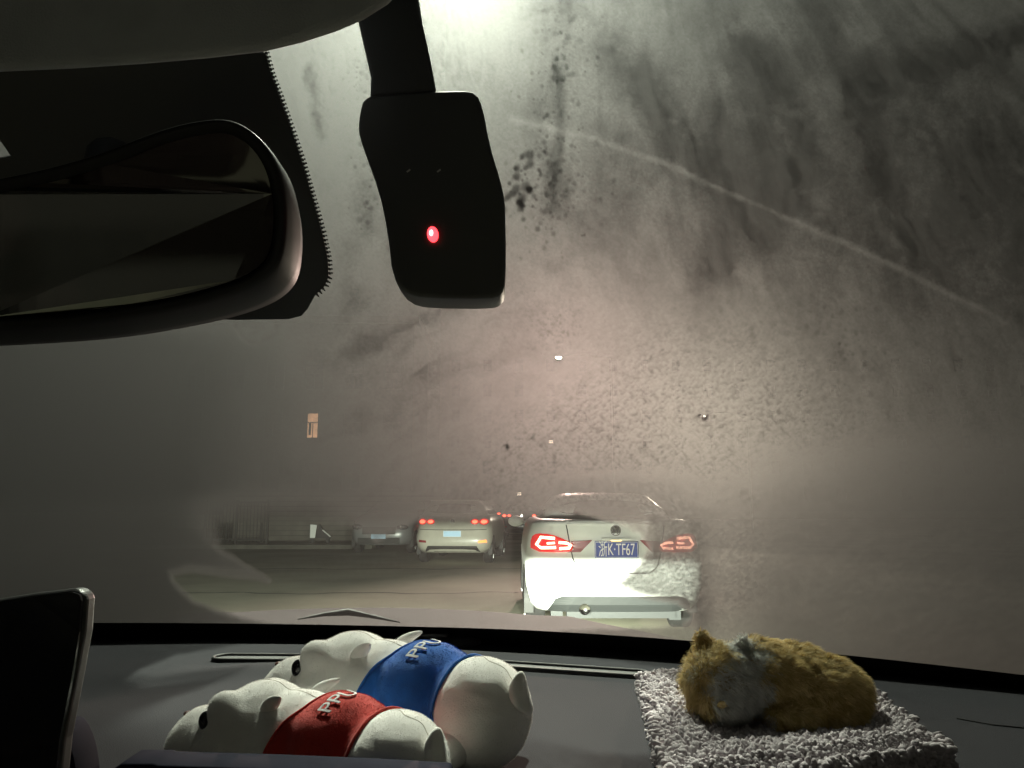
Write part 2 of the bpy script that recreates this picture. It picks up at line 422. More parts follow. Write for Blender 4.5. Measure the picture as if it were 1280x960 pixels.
def wheel(t, x, y, r=.33, w=.21):
    bm = bmesh.new(); bmesh.ops.create_cone(bm, segments=36, radius1=r, radius2=r, depth=w, cap_ends=True)
    bmesh.ops.rotate(bm, cent=(0, 0, 0), matrix=Matrix.Rotation(PI/2, 3, 'Y'), verts=bm.verts); bmesh.ops.translate(bm, vec=(x, y, r), verts=bm.verts)
    o = bevel(obj('tyre', bm, 'tyre', t, True), .03)
    s = 1 if x > 0 else -1; bm = bmesh.new()
    bmesh.ops.create_cone(bm, segments=24, radius1=r*.22, radius2=r*.2, depth=.04, cap_ends=True)
    for k in range(8): 
        v = box(bm, (0, r*.42, 0), (.05, r*.5, .03)); bmesh.ops.rotate(bm, cent=(0, 0, 0), matrix=Matrix.Rotation(k*PI/4, 3, 'Z'), verts=v)
    bmesh.ops.rotate(bm, cent=(0, 0, 0), matrix=Matrix.Rotation(PI/2, 3, 'Y'), verts=bm.verts); bmesh.ops.translate(bm, vec=(x+s*w/2, y, r), verts=bm.verts)
    obj('rim', bm, 'rim', o)
def arch(t, x, y, r=.38):
    s = 1 if x > 0 else -1; bm = bmesh.new(); n = 24
    vs = [bm.verts.new((x, y+math.cos(PI*k/n)*r, .30+math.sin(PI*k/n)*r)) for k in range(n+1)]+[bm.verts.new((x, y-r, .2)), bm.verts.new((x, y+r, .2))]
    f = bm.faces.new(vs); rr = bmesh.ops.extrude_face_region(bm, geom=[f]); bmesh.ops.translate(bm, vec=(-s*.1, 0, 0), verts=[v for v in rr['geom'] if isinstance(v, bmesh.types.BMVert)])
    bmesh.ops.recalc_face_normals(bm, faces=bm.faces); obj('wheel_arch', bm, 'black_trim', t)
def plate(car, t, z, w, h, m, txt=None, x=0.0):
    y = car.ry(x, z)-.03
    bm = bx((x, y, z), (w, .012, h)); o = bevel(obj('number_plate', bm, m, t), .004)
    b2 = bmesh.new(); 
    for s in (-1, 1): box(b2, (x, y-.0075, z+s*(h/2-.008)), (w-.02, .003, .004)); box(b2, (x+s*(w/2-.008), y-.0075, z), (.004, .003, h-.02))
    obj('plate_border', b2, 'plate_white_glow', o)
    if txt:
        me = text_mesh(txt, h*1.0, .0015, .56); me.transform(Matrix.Translation((x, y-.0085, z-.003)) @ Matrix.Rotation(PI/2, 4, 'X'))
        o2 = obj('plate_characters', me, 'plate_white_glow', o)
def carbody(t, rings, paint, gh, glass=True, arches=()):
    car = Car(rings)
    loops = [loop(*r) for r in rings]
    # close the deck: step inward under the glasshouse
    z, w, r, f = rings[-1]
    loops += [loop(z+.012, w-.05, r+.06, f-.15), loop(z+.016, w-.12, r+.14, f-.3)]
    obj('body', stack(loops), paint, t, True)
    (z0, w0, r0, f0), (z1, w1, r1, f1) = gh
    mid = [z0+(z1-z0)*.5, w0+(w1-w0)*.42, r0+(r1-r0)*.42, f0+(f1-f0)*.5]
    obj('cabin', stack([loop(z0, w0, r0, f0, 9, .16), loop(*mid, 9, .14), loop(z1, w1, r1, f1, 7, .12), loop(z1+.035, w1-.12, r1+.2, f1-.15, 5, .1), loop(z1+.045, w1-.4, r1+.5, f1-.4, 5, .1)]), paint, t, True)
    # rear window, set just proud of the cabin's rear
    c2 = Car([(z0, w0, r0, f0), tuple(mid), (z1, w1, r1, f1)])
    poly = [(-w0+.12, z0+.05), (w0-.12, z0+.05), (w1-.1, z1-.05), (-w1+.1, z1-.05)]
    obj('rear_window', patch(c2, smooth_poly(poly, 2), .006, .02, 4), 'car_glass', t, True)
    for s in (-1, 1):
        bm = bmesh.new(); e = .012
        P = [(s*(w0+e), r0+.55, z0+.04), (s*(w0+e), f0-.55, z0+.04), (s*(w1+e+.01), f1-.1-.2, z1-.05), (s*(w1+e+.01), r1+.42, z1-.05)]
        bm.faces.new([bm.verts.new(q) for q in P]); rr = bmesh.ops.extrude_face_region(bm, geom=bm.faces[:])
        bmesh.ops.translate(bm, vec=(-s*.04, 0, 0), verts=[v for v in rr['geom'] if isinstance(v, bmesh.types.BMVert)]); bmesh.ops.recalc_face_normals(bm, faces=bm.faces)
        obj('side_window', bm, 'car_glass', t)
    return car

# --- white sedan ahead
sx, sy = at(771, 690, 7.9).x, 7.9
sed = empty('white_sedan', (sx, sy, 0), label='white sedan close ahead with lower tail lit by headlights', cat='car', group='cars queueing on the road')
rings = [(.27, .80, .10, 4.5), (.34, .86, .05, 4.58), (.50, .905, .015, 4.62), (.62, .91, 0, 4.64), (.745, .915, .005, 4.64), (.765, .905, .035, 4.6), (.90, .895, .045, 4.5), (1.04, .87, .05, 4.3), (1.13, .84, .07, 4.0), (1.17, .80, .10, 3.8)]
car = carbody(sed, rings, 'white_paint', ((1.165, .72, .52, 3.35), (1.44, .55, 1.15, 2.5)))
# boot lid lip and shut lines
obj('boot_lip', patch(car, smooth_poly([(-.72, 1.135), (.72, 1.135), (.70, 1.165), (-.70, 1.165)], 1), .03, .05, 3), 'white_paint', sed, True)
def seam(pts, r=.006, m='grey_trim', par=sed, cr=None, name='shut_line'):
    cr = cr or car; bm = bmesh.new(); fine = []
    for a, b in zip(pts, pts[1:]):
        for k in range(8): fine.append((a[0]+(b[0]-a[0])*k/8, a[1]+(b[1]-a[1])*k/8))
    fine.append(pts[-1]); tube(bm, [(x, cr.ry(x, z)-.001, z) for x, z in fine], r, 6); return obj(name, bm, m, par)
seam([(-.50, 1.13), (-.47, .95), (-.44, .80), (-.40, .715), (-.33, .655), (.33, .655), (.40, .715), (.44, .80), (.47, .95), (.50, 1.13)])
LT = [(-.865, .86), (-.50, .855), (-.43, .885), (-.46, .955), (-.56, 1.0), (-.66, 1.035), (-.80, 1.045), (-.86, 1.0)]
INN = [(-.43, .885), (-.50, .855), (-.36, .86), (-.24, .98), (-.46, .965)]
def stroke(pts, w):
    """flat band polygon along a polyline"""
    L = []; Rr = []
    for i, p in enumerate(pts):
        a = Vector(pts[max(i-1, 0)]); b = Vector(pts[min(i+1, len(pts)-1)]); d = (b-a).normalized(); n = Vector((-d.y, d.x))*w/2
        L.append(tuple(Vector(p)+n)); Rr.append(tuple(Vector(p)-n))
    return L+Rr[::-1]
for mm in (lambda q: q, mir):
    side = mm is mir
    tl = obj('tail_light', patch(car, mm(smooth_poly(LT, 1)), .022, .05, 3), 'tail_red', sed, True)
    obj('tail_light_inner', patch(car, mm(INN), .012, .03, 2), 'tail_dim', sed)
    for st, ww in (([(-.62, .995), (-.76, 1.005), (-.805, .93), (-.76, .90), (-.61, .905)], .028), ([(-.70, .945), (-.62, .95)], .020), ([(-.58, .955), (-.50, .95), (-.455, .925), (-.475, .90), (-.575, .893)], .026)):
        obj('lamp_strip', patch(car, mm(stroke(st, ww)), .034, .012, 2), 'tail_core', tl)
plate(car, sed, .885, .44, .165, 'plate_blue', '浙K·TF67')
sph_emblem(car, sed, 1.075, .055)
bm = bx((0, car.ry(0, .99)-.02, .988), (.30, .05, .022)); pl = bevel(obj('plate_lamp_bar', bm, 'white_paint', sed), .006)
obj('plate_lamp', bx((0, car.ry(0, .99)-.028, .974), (.10, .03, .008)), 'plate_lamp', pl)
# badge glints left of the plate, bumper recess, exhausts, wheels
# lower valance: recessed dark panel between the tyres
obj('diffuser', patch(car, [(-.70, .27), (-.62, .40), (-.55, .425), (.62, .425), (.70, .40), (.78, .27)], .03, .05, 6), 'grey_trim', sed)
obj('valance', bx((0.05, .2, .25), (1.1, .12, .10)), 'grey_trim', sed)
for s in (-1, 1)[:1]:
    bm = bmesh.new(); tube(bm, [(s*.33, .02, .30), (s*.33, .25, .30)], .055, 20); obj('exhaust', bm, 'chrome', sed, True)
for s in (-1, 1):
    obj('jack_bracket', bx((s*.6, .22, .24), (.12, .1, .12)), 'grey_trim', sed)
for x in (-.80, .80):
    for y in (.95, 3.6): wheel(sed, x, y)
for s in (-1, 1):
    for y in (.95, 3.6): arch(sed, s*.925, y)
for s in (-1, 1):
    bm = bmesh.new(); ball(bm, (s*1.0, 3.0, 1.12), (.11, .06, .075)); obj('side_mirror', bm, 'white_paint', sed, True)

# --- hatchbacks
def hatch(loc, rz, paint, label, full=True, name='hatchback', lights='tail_hot', plt='plate_light'):
    t = empty(name, loc, rz, label=label, cat='car', group='cars queueing on the road')
    rg = [(.26, .78, .12, 4.1), (.36, .86, .03, 4.18), (.52, .90, 0, 4.2), (.66, .90, .02, 4.2), (.72, .89, .06, 4.15), (.95, .88, .08, 4.0), (1.12, .85, .12, 3.2)]
    c = carbody(t, rg, paint, ((1.12, .80, .14, 3.0), (1.46, .62, .42, 2.2)))
    for mm in (lambda q: q, mir):
        for (cx, rr) in ((-.74, .095), (-.53, .085)):
            pts = [(cx+rr*1.2*math.cos(k*PI/8), .985+rr*.78*math.sin(k*PI/8)) for k in range(16)]
            tl = obj('tail_light', patch(c, mm(pts), .02, .04, 2), 'tail_red', t, True)
            pts = [(cx+rr*.75*math.cos(k*PI/8), .98+rr*.46*math.sin(k*PI/8)) for k in range(16)]
            obj('bulb', patch(c, mm(pts), .03, .01, 2), lights, tl)
        obj('fog_light', patch(c, mm([(-.82, .50), (-.62, .49), (-.62, .54), (-.8, .56)]), .012, .02, 2), 'fog_orange' if mm is mir else 'tail_dim', t)
    plate(c, t, .70, .42, .14, plt)
    sph_emblem(c, t, .99, .055)
    seam([(-.80, .80), (-.4, .79), (.4, .79), (.80, .80)], .008, 'grey_trim', t, c)
    obj('diffuser', patch(c, [(-.66, .28), (-.58, .42), (.58, .42), (.66, .28)], .012, .04, 3), 'black_trim', t)
    obj('valance', patch(c, smooth_poly([(-.60, .29), (-.52, .345), (.52, .345), (.60, .29)], 1), .024, .03, 3), paint, t)
    for x in (-.79, .79):
        for y in (.75, 3.35): wheel(t, x, y, .31)
    for s in (-1, 1):
        for y in (.75, 3.35): arch(t, s*.915, y, .36)
    obj('roof_spoiler', bevel_ := bx((0, .42, 1.48), (1.15, .25, .03)), paint, t)
    return t
h1 = hatch((at(565, 660, 18.4).x, 18.4, 0), R(-5), 'cream_paint', 'pale hatchback in the left lane with four round tail lamps glowing')
h2 = hatch((at(652, 640, 33).x, 33, 0), R(-2), 'dark_paint', 'dark car far ahead between the hatchback and the sedan', name='dark_car', plt='print_grey')
h3 = hatch((at(607, 640, 44).x, 44, 0), R(-4), 'silver_paint', 'silver car farthest ahead, just above the pale hatchback', name='silver_car')
h4 = hatch((at(497, 668, 24).x, 26.5, 0), R(176), 'silver_paint', 'pale car parked facing this way left of the hatchback', name='parked_car')
for ch in list(h4.children_recursive):
    if ch.name.split('.')[0] in ('bulb', 'fog_light', 'tail_light'): bpy.data.objects.remove(ch)
for nm, c_, sz, m_ in (('grille', (0, 4.19, .66), (.95, .07, .20), 'black_trim'), ('lower_intake', (0, 4.2, .38), (1.2, .06, .16), 'black_trim'), ('number_plate', (0, 4.235, .50), (.42, .02, .13), 'plate_light')):
    bevel(obj(nm, bx(c_, sz), m_, h4), .01)
for s_ in (-1, 1):
    bm = bmesh.new(); ball(bm, (s_*.66, 4.08, .76), (.17, .10, .075), 3, Matrix.Rotation(-s_*.35, 3, 'Z')); obj('headlight', bm, 'glassdark', h4, True)
    bm = bmesh.new(); ball(bm, (s_*.64, 4.15, .76), (.05, .05, .045), 2); obj('headlight_lens', bm, 'chrome', h4, True)
h4['group'] = 'cars parked at the kerb'

# ================================================================== OUR CAR
GZ = 1.08; SL = math.tan(R(30)); X0 = -.5; KQ = .30; A0 = 1.39
def ybase(x): return A0-KQ*(x-X0)**2
def glass_np(px, py, off=0.):
    """point of the windscreen seen at that place; off moves it outward"""
    rx = (px-640)/960; v = (480-py)/960
    ry = v*UP.y+FW.y; rz = v*UP.z+FW.z
    k = rx/ry; m = rz/ry; Y = np.full(px.shape, .9)
    for _ in range(40):
        yb = A0-KQ*(k*Y-X0)**2
        Y = .5*Y+.5*(GZ+yb*SL-CAM.z)/(m+SL)
    return k*Y, Y, CAM.z+m*Y
GN = Vector((0, SL, 1)).normalized()
def glass(px, py, off=0.):
    x, y, z = glass_np(np.array([float(px)]), np.array([float(py)])); return Vector((x[0], y[0], z[0]))+GN*off

mycar = empty('car', (-.5, 0, 0), label='the car we look out of: dark cabin, grey dashboard and misted windscreen', cat='car')
def own(name, bm, m, parent=None, smooth=False, label=None):
    if parent is None: o = part_world(name, bm, m, mycar, smooth)
    else:
        # sub-parts keep the part's frame, which equals the thing's
        o = part_world(name, bm, m, mycar, smooth); o.parent = parent
    if label: o['label'] = label
    return o
# dashboard top
nx, ny = 120, 60
bm = bmesh.new(); g = []
for j in range(ny+1):
    row = []
    for i in range(nx+1):
        x = -1.25+2.35*i/nx; ye = ybase(x)-.012; y0 = .46; y = y0+(ye-y0)*j/ny
        z = GZ
        # moulded bowl at the left of the vent and a soft fall to the front
        z += -.010*math.exp(-(((x+.52)/.16)**2+((y-1.0)/.10)**2))
        z += .006*math.exp(-(((x+.30)/.22)**2+((y-1.12-.15*(x+.3))/.035)**2))
        z -= max(0, .62-y)**2*1.6
        row.append(bm.verts.new((x, y, z)))
    g.append(row)
for j in range(ny):
    for i in range(nx): bm.faces.new((g[j][i], g[j][i+1], g[j+1][i+1], g[j+1][i]))
r = bmesh.ops.extrude_face_region(bm, geom=bm.faces[:])
bmesh.ops.translate(bm, vec=(0, 0, -.05), verts=[v for v in r['geom'] if isinstance(v, bmesh.types.BMVert)])
bmesh.ops.recalc_face_normals(bm, faces=bm.faces)
dash = own('dashboard', bm, 'dash', None, True)
# dark ledge closing dash and glass
def ribbon(fa, fb, n=60, x0=-1.3, x1=1.15):
    bm = bmesh.new(); A = []; B = []
    for i in range(n+1):
        x = x0+(x1-x0)*i/n; A.append(bm.verts.new(fa(x))); B.append(bm.verts.new(fb(x)))
    for i in range(n): bm.faces.new((A[i], A[i+1], B[i+1], B[i]))
    return bm
own('dash_edge', ribbon(lambda x: (x, ybase(x)-.03, GZ+.0005), lambda x: (x, ybase(x)+.02, GZ-.004)), 'dashblack', dash)

wind = own('windscreen', bx((0, 0, 0), (.001, .001, .001)), 'frit')   # replaced below by the pane
# pane: coarse curved sheet
mt = bpy.data.materials.new('clear_glass'); mt.use_nodes = True; nt = mt.node_tree
for n in list(nt.nodes):
    if n.type != 'OUTPUT_MATERIAL': nt.nodes.remove(n)
tr = nt.nodes.new('ShaderNodeBsdfTransparent'); tr.inputs[0].default_value = (.97, .99, .97, 1); nt.links.new(tr.outputs[0], nt.nodes['Material Output'].inputs[0])
bm = bmesh.new(); g = []
for j in range(31):
    row = []
    for i in range(61):
        x = -1.3+2.45*i/60; s = 1.25*j/30-.01
        row.append(bm.verts.new((x, ybase(x)-s*math.cos(R(30)), GZ+s*math.sin(R(30)))))
    g.append(row)
for j in range(30):
    for i in range(60): bm.faces.new((g[j][i], g[j][i+1], g[j+1][i+1], g[j+1][i]))
bmesh.ops.translate(bm, vec=GN*.012, verts=bm.verts)
bmesh.ops.transform(bm, matrix=Matrix.Translation((.5, 0, 0)), verts=bm.verts)
me = bpy.data.meshes.new('windscreen'); bm.to_mesh(me); bm.free(); me.materials.append(mt)
for p in me.polygons: p.use_smooth = True
wind.data = me
wind['label'] = 'clear curved windscreen glass under the mist'

# lower black ceramic band of the windscreen
def slope(x, s, off): return Vector((x, ybase(x)-s*math.cos(R(30)), GZ+s*math.sin(R(30))))+GN*off
own('lower_frit', ribbon(lambda x: slope(x, -.02, -.003), lambda x: slope(x, .068-.035*max(0, x)+.006*math.sin(5*x), -.003)), 'frit', wind)

# ---------------- condensation: a film whose thickness is where it has been wiped, streaked and beaded
gx = np.concatenate([np.linspace(-520, -44, 110), np.linspace(-40, 1320, 1060), np.linspace(1324, 1640, 80)]); gy = np.concatenate([np.linspace(-330, -44, 70), np.linspace(-40, 850, 800)])
NX, NY = len(gx), len(gy)
PX, PY = np.meshgrid(gx, gy)
def rot(a, sx, sy):
    c, s = math.cos(R(a)), math.sin(R(a)); return (PX*c+PY*s)/sx, (-PX*s+PY*c)/sy
wx = (fbm(PX/90, PY/90, 3)-.5)*40; wy = (fbm(PX/90, PY/90, 9)-.5)*40
fx_ = (fbm(PX/14, PY/14, 33, 3)-.5)*12; fy_ = (fbm(PX/14, PY/14, 39, 3)-.5)*12
D = np.full(PX.shape, 1.5)
D *= .80+.40*fbm((PX+wx*2)/170, (PY+wy*2)/150, 21, 4)
# fine grain everywhere
grain = fbm(PX/3.2, PY/3.2, 51, 3)-.5
gr2 = fbm(PX/2.1, PY/2.1, 57, 2)-.5
D *= 1+.26*grain+.30*gr2
m = sstep(320, 350, PX)*sstep(490, 470, PX)*sstep(390, 340, PY); D *= 1+.6*m
# wiping swirls and finger smears in the middle
a1 = fbm(*rot(-18, 120, 11), 201, 4) if False else fbm((PX*math.cos(R(-24))+PY*math.sin(R(-24))+wx*3)/150, (-PX*math.sin(R(-24))+PY*math.cos(R(-24))+wy*3)/15, 201, 4)
m = sstep(330, 420, PY)*sstep(660, 600, PY)*sstep(330, 400, PX)*sstep(760, 640, PX); D *= 1-m*.15; D *= 1+m*1.25*(a1-.5)
a2 = fbm((PX*math.cos(R(65))+PY*math.sin(R(65))+wx*2)/130, (-PX*math.sin(R(65))+PY*math.cos(R(65))+wy*2)/12, 203, 4)
m = sstep(620, 700, PX)*sstep(60, 200, PY)*sstep(620, 500, PY); D *= 1+m*.70*(a2-.5)
m = sstep(330, 380, PX)*sstep(500, 440, PX)*sstep(420, 330, PY); D *= 1+m*.5*(fbm(PX/22+wx*.05, PY/34+wy*.05, 205, 4)-.5)
m = np.exp(-((PX-1000)/220)**2-((PY-560)/120)**2); D *= 1+m*.3*(fbm((PX+2*wx)/30, (PY+2*wy)/60, 207, 4)-.5)
# left side: even mist
left = sstep(330, 180, PX)*sstep(380, 440, PY); D = D*(1-left)+left*2.5*(1+.10*grain)
D *= 1+.3*sstep(680, 600, PX)*sstep(640, 600, PY)*sstep(380, 430, PY)
# upper right: dark wipes fanning down from the top
ang = np.arctan2(PX-760, PY+420); fan = fbm(ang*26+wx*.02, (PY+wy)/150, 61, 4)
fanm = sstep(600, 720, PX)*sstep(560, 330, PY+ .12*(PX-700))
D *= 1-fanm*.32*sstep(.36, .70, fan)
blot = fbm((PX+wx)/60, (PY+wy)/75, 71, 5)
D *= 1-fanm*.34*sstep(.42, .70, blot)
m = np.exp(-((PX-800)/190)**2-((PY-460)/150)**2); D = D*(1-m*.7)+m*.7*1.6*(1+.25*(fbm((PX+wx)/50, (PY+wy)/60, 211, 4)-.5)+.3*grain)
def swipe(pts, w, k, soft=1.0, seed=5, jag=1.0):
    global D
    d = line_d(PX+fx_*jag, PY+fy_*jag, pts); m = np.exp(-(d/w)**2)
    m *= .55+.9*fbm(PX/9, PY/9, seed, 3); D = D*(1-np.clip(m*k, 0, .96))
swipe([(770, 60), (800, 110), (860, 180), (930, 260), (900, 330)], 34, .62, seed=81)
swipe([(945, 60), (985, 130), (1005, 190), (960, 300)], 26, .55, seed=82)
swipe([(1090, 100), (1180, 78), (1290, 40)], 26, .7, seed=83)
swipe([(1060, 105), (1062, 140)], 7, .8, seed=84)
swipe([(1000, 230), (1150, 300), (1290, 330)], 130, .45, seed=85)
swipe([(1150, 180), (1290, 260)], 120, .4, seed=185)
swipe([(870, 360), (905, 450), (885, 500)], 30, .45, seed=86)
swipe([(1000, 400), (1040, 460), (1000, 520)], 34, .4, seed=87)
swipe([(700, 90), (700, 160), (690, 260)], 9, .6, seed=88)
swipe([(440, 440), (520, 400), (600, 372)], 16, .35, seed=89)
swipe([(420, 470), (560, 470), (660, 440)], 12, .22, seed=90)
swipe([(385, 90), (395, 140), (402, 170)], 9, .75, seed=91)
swipe([(455, 235), (462, 285)], 16, .5, seed=92)
swipe([(440, 300), (425, 350), (440, 375)], 12, .35, seed=93)
swipe([(292, 408), (305, 425), (322, 432), (345, 418), (348, 408)], 4, .6, seed=94, jag=.5)
swipe([(300, 410), (330, 412), (312, 420)], 3, .5, seed=95, jag=.5)
# arc left by a wiper edge
arc = [(640, 150), (730, 172), (830, 205), (930, 250), (1020, 290), (1110, 330), (1200, 376), (1330, 440)]
d = line_d(PX+fx_*.25, PY+fy_*.25, arc)
D += .75*np.exp(-(d/4.2)**2)*(.35+1.1*fbm(PX/16, PY/16, 99, 3))*sstep(1320, 1180, PX)
d = line_d(PX, PY+14, arc); D *= 1-.22*np.exp(-(d/16)**2)
# water beads: clear lenses in the mist around the camera box
rng = np.random.RandomState(4)
def beads(n, cx, cy_, sx_, sy_, r0, r1, k):
    global D
    for _ in range(n):
        x = rng.normal(cx, sx_); y = rng.normal(cy_, sy_); rr = r0+(r1-r0)*rng.rand()**2
        i0, i1 = np.searchsorted(gx, [x-3*rr, x+3*rr]); j0, j1 = np.searchsorted(gy, [y-3*rr, y+3*rr])
        if i1 <= i0 or j1 <= j0: continue
        q = np.hypot(PX[j0:j1, i0:i1]-x, (PY[j0:j1, i0:i1]-y)*.9)/rr
        D[j0:j1, i0:i1] *= 1-k*np.exp(-q**4)
beads(34, 652, 240, 14, 18, 1.8, 6.5, .75)
beads(110, 690, 240, 28, 40, 1.0, 3.4, .45)
beads(160, 698, 412, 24, 16, 1.0, 2.2, .3)
beads(80, 700, 60, 26, 60, 1.2, 4.0, .4)
beads(60, 460, 100, 14, 30, 1.2, 3.5, .45)
beads(70, 690, 120, 22, 60, 1.2, 4, .6)
beads(26, 470, 240, 18, 30, 1.5, 4.5, .5)
beads(260, 1010, 470, 60, 40, 1.3, 4, .35)
beads(200, 900, 440, 70, 26, 1.3, 3.6, .3)
# heavy beading near the camera stem
m = np.exp(-((PX-565)/45)**2)*sstep(330, 60, PY); st = vn(*rot(75, 9, 3.4), 131); D *= 1+m*.8*(st-.5)
m = np.exp(-((PX-385)/60)**2)*sstep(300, 40, PY); st = vn(*rot(70, 7, 3.0), 133); D *= 1+m*.7*(st-.5)
m = sstep(330, 400, PX)*sstep(600, 520, PY); D *= 1-.33*m; D *= 1+m*.5*(fbm((PX+wx*1.5)/26, (PY+wy*1.5)/34, 241, 5)-.5)+m*.35*gr2
# beaded, draining field over the right half of the view
fld = poly_sd(PX, PY, [(690, 520), (800, 430), (960, 430), (1060, 560), (1060, 700), (900, 770), (800, 660), (650, 640)])
m = sstep(40, -60, fld); a = vn(*rot(-32, 7, 2.9), 141); b = vn(*rot(-48, 4.5, 2.6), 143)
D *= 1+m*.62*(a*.5+b*.5-.5)
# speckle above the far cars
m = np.exp(-((PX-615)/75)**2-((PY-615)/36)**2); a = vn(*rot(-70, 7, 2.6), 151); D *= 1-m*.5; D *= 1+m*1.2*(a-.5)
m = np.exp(-((PX-640)/55)**2-((PY-645)/18)**2); a = vn(PX/3, PY/3, 152); D *= 1-m*.55; D *= 1+m*1.2*(a-.5)
big = poly_sd(PX, PY, [(560, 560), (690, 470), (820, 400), (980, 420), (1090, 520), (1090, 740), (900, 775), (880, 640), (600, 640)])
m = sstep(60, -80, big); gq = .45*vn(PX/2.2, PY/2.0, 221)+.55*vn(*rot(-35, 4.6, 2.3), 222); m2 = m*sstep(640, 585, PY+.0*PX); D = D*(1-m2*.9)+m2*.9*.95; D = D*(1-(m-m2)*.6)+(m-m2)*.6*1.9; D *= 1+m*1.7*(gq-.5)
for k in range(26):     # strings of draining drops
    x0_ = 640+rng.rand()*330; y0_ = 500+rng.rand()*90; L_ = 50+rng.rand()*90; sl = .75+rng.rand()*.35
    d = line_d(PX, PY, [(x0_, y0_), (x0_+L_*.7, y0_+L_*sl*.7), (x0_+L_, y0_+L_*sl)]); D *= 1-.35*np.exp(-(d/1.5)**2)*(vn(PX/2.5, PY/2.5, 230+k) > .42)
m = sstep(420, 250, PX)*sstep(400, 460, PY); D += .45*m
# diagonal clearer sweep above the sedan
d = line_d(PX+fx_, PY+fy_, [(735, 600), (790, 640), (850, 675)]); D *= 1-.35*np.exp(-(d/13)**2)
# wiped windows
def clear(poly, level, soft, jag=.5):
    global D
    s = poly_sd(PX+fx_*jag, PY+fy_*jag, poly); soft = soft+24*sstep(700, 640, PY)*sstep(470, 400, PX); m = np.clip((soft-s)/(2*soft), 0, 1); m = m*m*(3-2*m); D = D*(1-m)+m*level*(1+.35*grain)
clear([(258, 640), (300, 628), (400, 626), (440, 652), (470, 676), (520, 650), (640, 648), (700, 640), (700, 800), (420, 800), (300, 775), (240, 754), (215, 728), (212, 715), (240, 708), (300, 716), (336, 727), (272, 688), (254, 660)], .20, 7, .25)
# soft upper limit of the wiped area on the left
m = sstep(700, 620, PY)*sstep(235, 300, PX)*sstep(450, 410, PX); D += m*.28
wedge = poly_sd(PX, PY, [(205, 676), (262, 690), (338, 727), (300, 724), (240, 716), (205, 722)]); D = np.where(wedge < 3, np.maximum(D, 1.2*sstep(5, -4, wedge)), D)
clear([(640, 655), (720, 640), (770, 655), (800, 668), (818, 690), (808, 706), (780, 732), (800, 740), (850, 748), (872, 764), (852, 785), (700, 790), (640, 775)], .10, 5, .5)
mr = poly_sd(PX, PY, [(815, 660), (890, 660), (892, 790), (815, 760)]); 
mr = poly_sd(PX, PY, [(812, 640), (905, 640), (905, 795), (876, 795), (870, 766), (850, 751), (800, 743), (776, 732), (804, 706), (816, 690)]); mm2 = sstep(9, -5, mr)*sstep(905, 870, PX); D = np.where(mm2 > 0, D*(1-mm2)+mm2*2.65*(1+.7*(.5*vn(*rot(-25, 5, 2.3), 171)+.5*vn(PX/2.2, PY/2.2, 172)-.5)), D)
# lower right: even fine mist
m = sstep(880, 1000, PX)*sstep(520, 660, PY); D = D*(1-m)+m*2.4*(1+.15*grain+.12*(vn(*rot(-20, 12, 5), 161)-.5))
# along the bottom edge it thins
stk = .5*fbm(ang*60+wx*.03, (PY+wy)/110, 271, 4)+.5*a2; D = np.maximum(D, .30*sstep(700, 800, PX)*sstep(460, 400, PY)*(.7+.6*sstep(.3, .7, stk))); D *= 1+.17*sstep(640, 760, PX)*sstep(520, 400, PY)*(stk-.5)*2
m = sstep(12, -8, poly_sd(PX, PY, [(690, 632), (700, 602), (760, 596), (850, 604), (880, 650), (800, 644), (740, 634)])); D = D*(1-m)+m*2.1*(1+.7*(vn(PX/2.4, PY/2.4, 261)-.5))
m = np.exp(-((PX-600)/60)**2)*sstep(110, 20, PY); D += .8*m  # extra thickness put in to dim the floodlight's glow at the top
D = np.clip(D, .04, 3.2)
SIG = 900.0
T = D*.60/SIG
gxx, gyy, gzz = glass_np(PX, PY)
outer = np.stack([gxx, gyy, gzz], -1).reshape(-1, 3); gn = np.array(GN)
inner = outer+gn*0.001; outer2 = inner+gn*T.reshape(-1, 1)
V = np.concatenate([inner, outer2]).astype(np.float32); V[:, 0] += .5
I = np.arange(NX*NY).reshape(NY, NX); n0 = NX*NY
a, b, c, d_ = I[:-1, :-1].ravel(), I[:-1, 1:].ravel(), I[1:, 1:].ravel(), I[1:, :-1].ravel()
F = [np.stack([a, b, c, d_], -1)+n0, np.stack([a, d_, c, b], -1)]
def side(e, fl):
    p, q = e[:-1], e[1:]; s = np.stack([p, q, q+n0, p+n0], -1); return s[:, ::-1] if fl else s
F += [side(I[0, :], False), side(I[-1, :], True), side(I[:, 0], True), side(I[:, -1], False)]
F = np.concatenate(F).astype(np.int32)
me = bpy.data.meshes.new('condensation'); me.vertices.add(len(V)); me.vertices.foreach_set('co', V.ravel())
me.loops.add(F.size); me.loops.foreach_set('vertex_index', F.ravel())
me.polygons.add(len(F)); me.polygons.foreach_set('loop_start', np.arange(0, F.size, 4, dtype=np.int32))
try: me.polygons.foreach_set('loop_total', np.full(len(F), 4, dtype=np.int32))
except Exception: pass
me.update()
mv = bpy.data.materials.new('mist'); mv.use_nodes = True; nt = mv.node_tree
for n in list(nt.nodes):
    if n.type != 'OUTPUT_MATERIAL': nt.nodes.remove(n)
v1 = nt.nodes.new('ShaderNodeVolumeScatter'); v1.inputs['Color'].default_value = (1, 1, 1, 1); v1.inputs['Density'].default_value = SIG*.12; v1.inputs['Anisotropy'].default_value = .85
v2 = nt.nodes.new('ShaderNodeVolumeScatter'); v2.inputs['Color'].default_value = (1, 1, 1, 1); v2.inputs['Density'].default_value = SIG*.012; v2.inputs['Anisotropy'].default_value = .4
ad = nt.nodes.new('ShaderNodeAddShader'); nt.links.new(v1.outputs[0], ad.inputs[0]); nt.links.new(v2.outputs[0], ad.inputs[1])
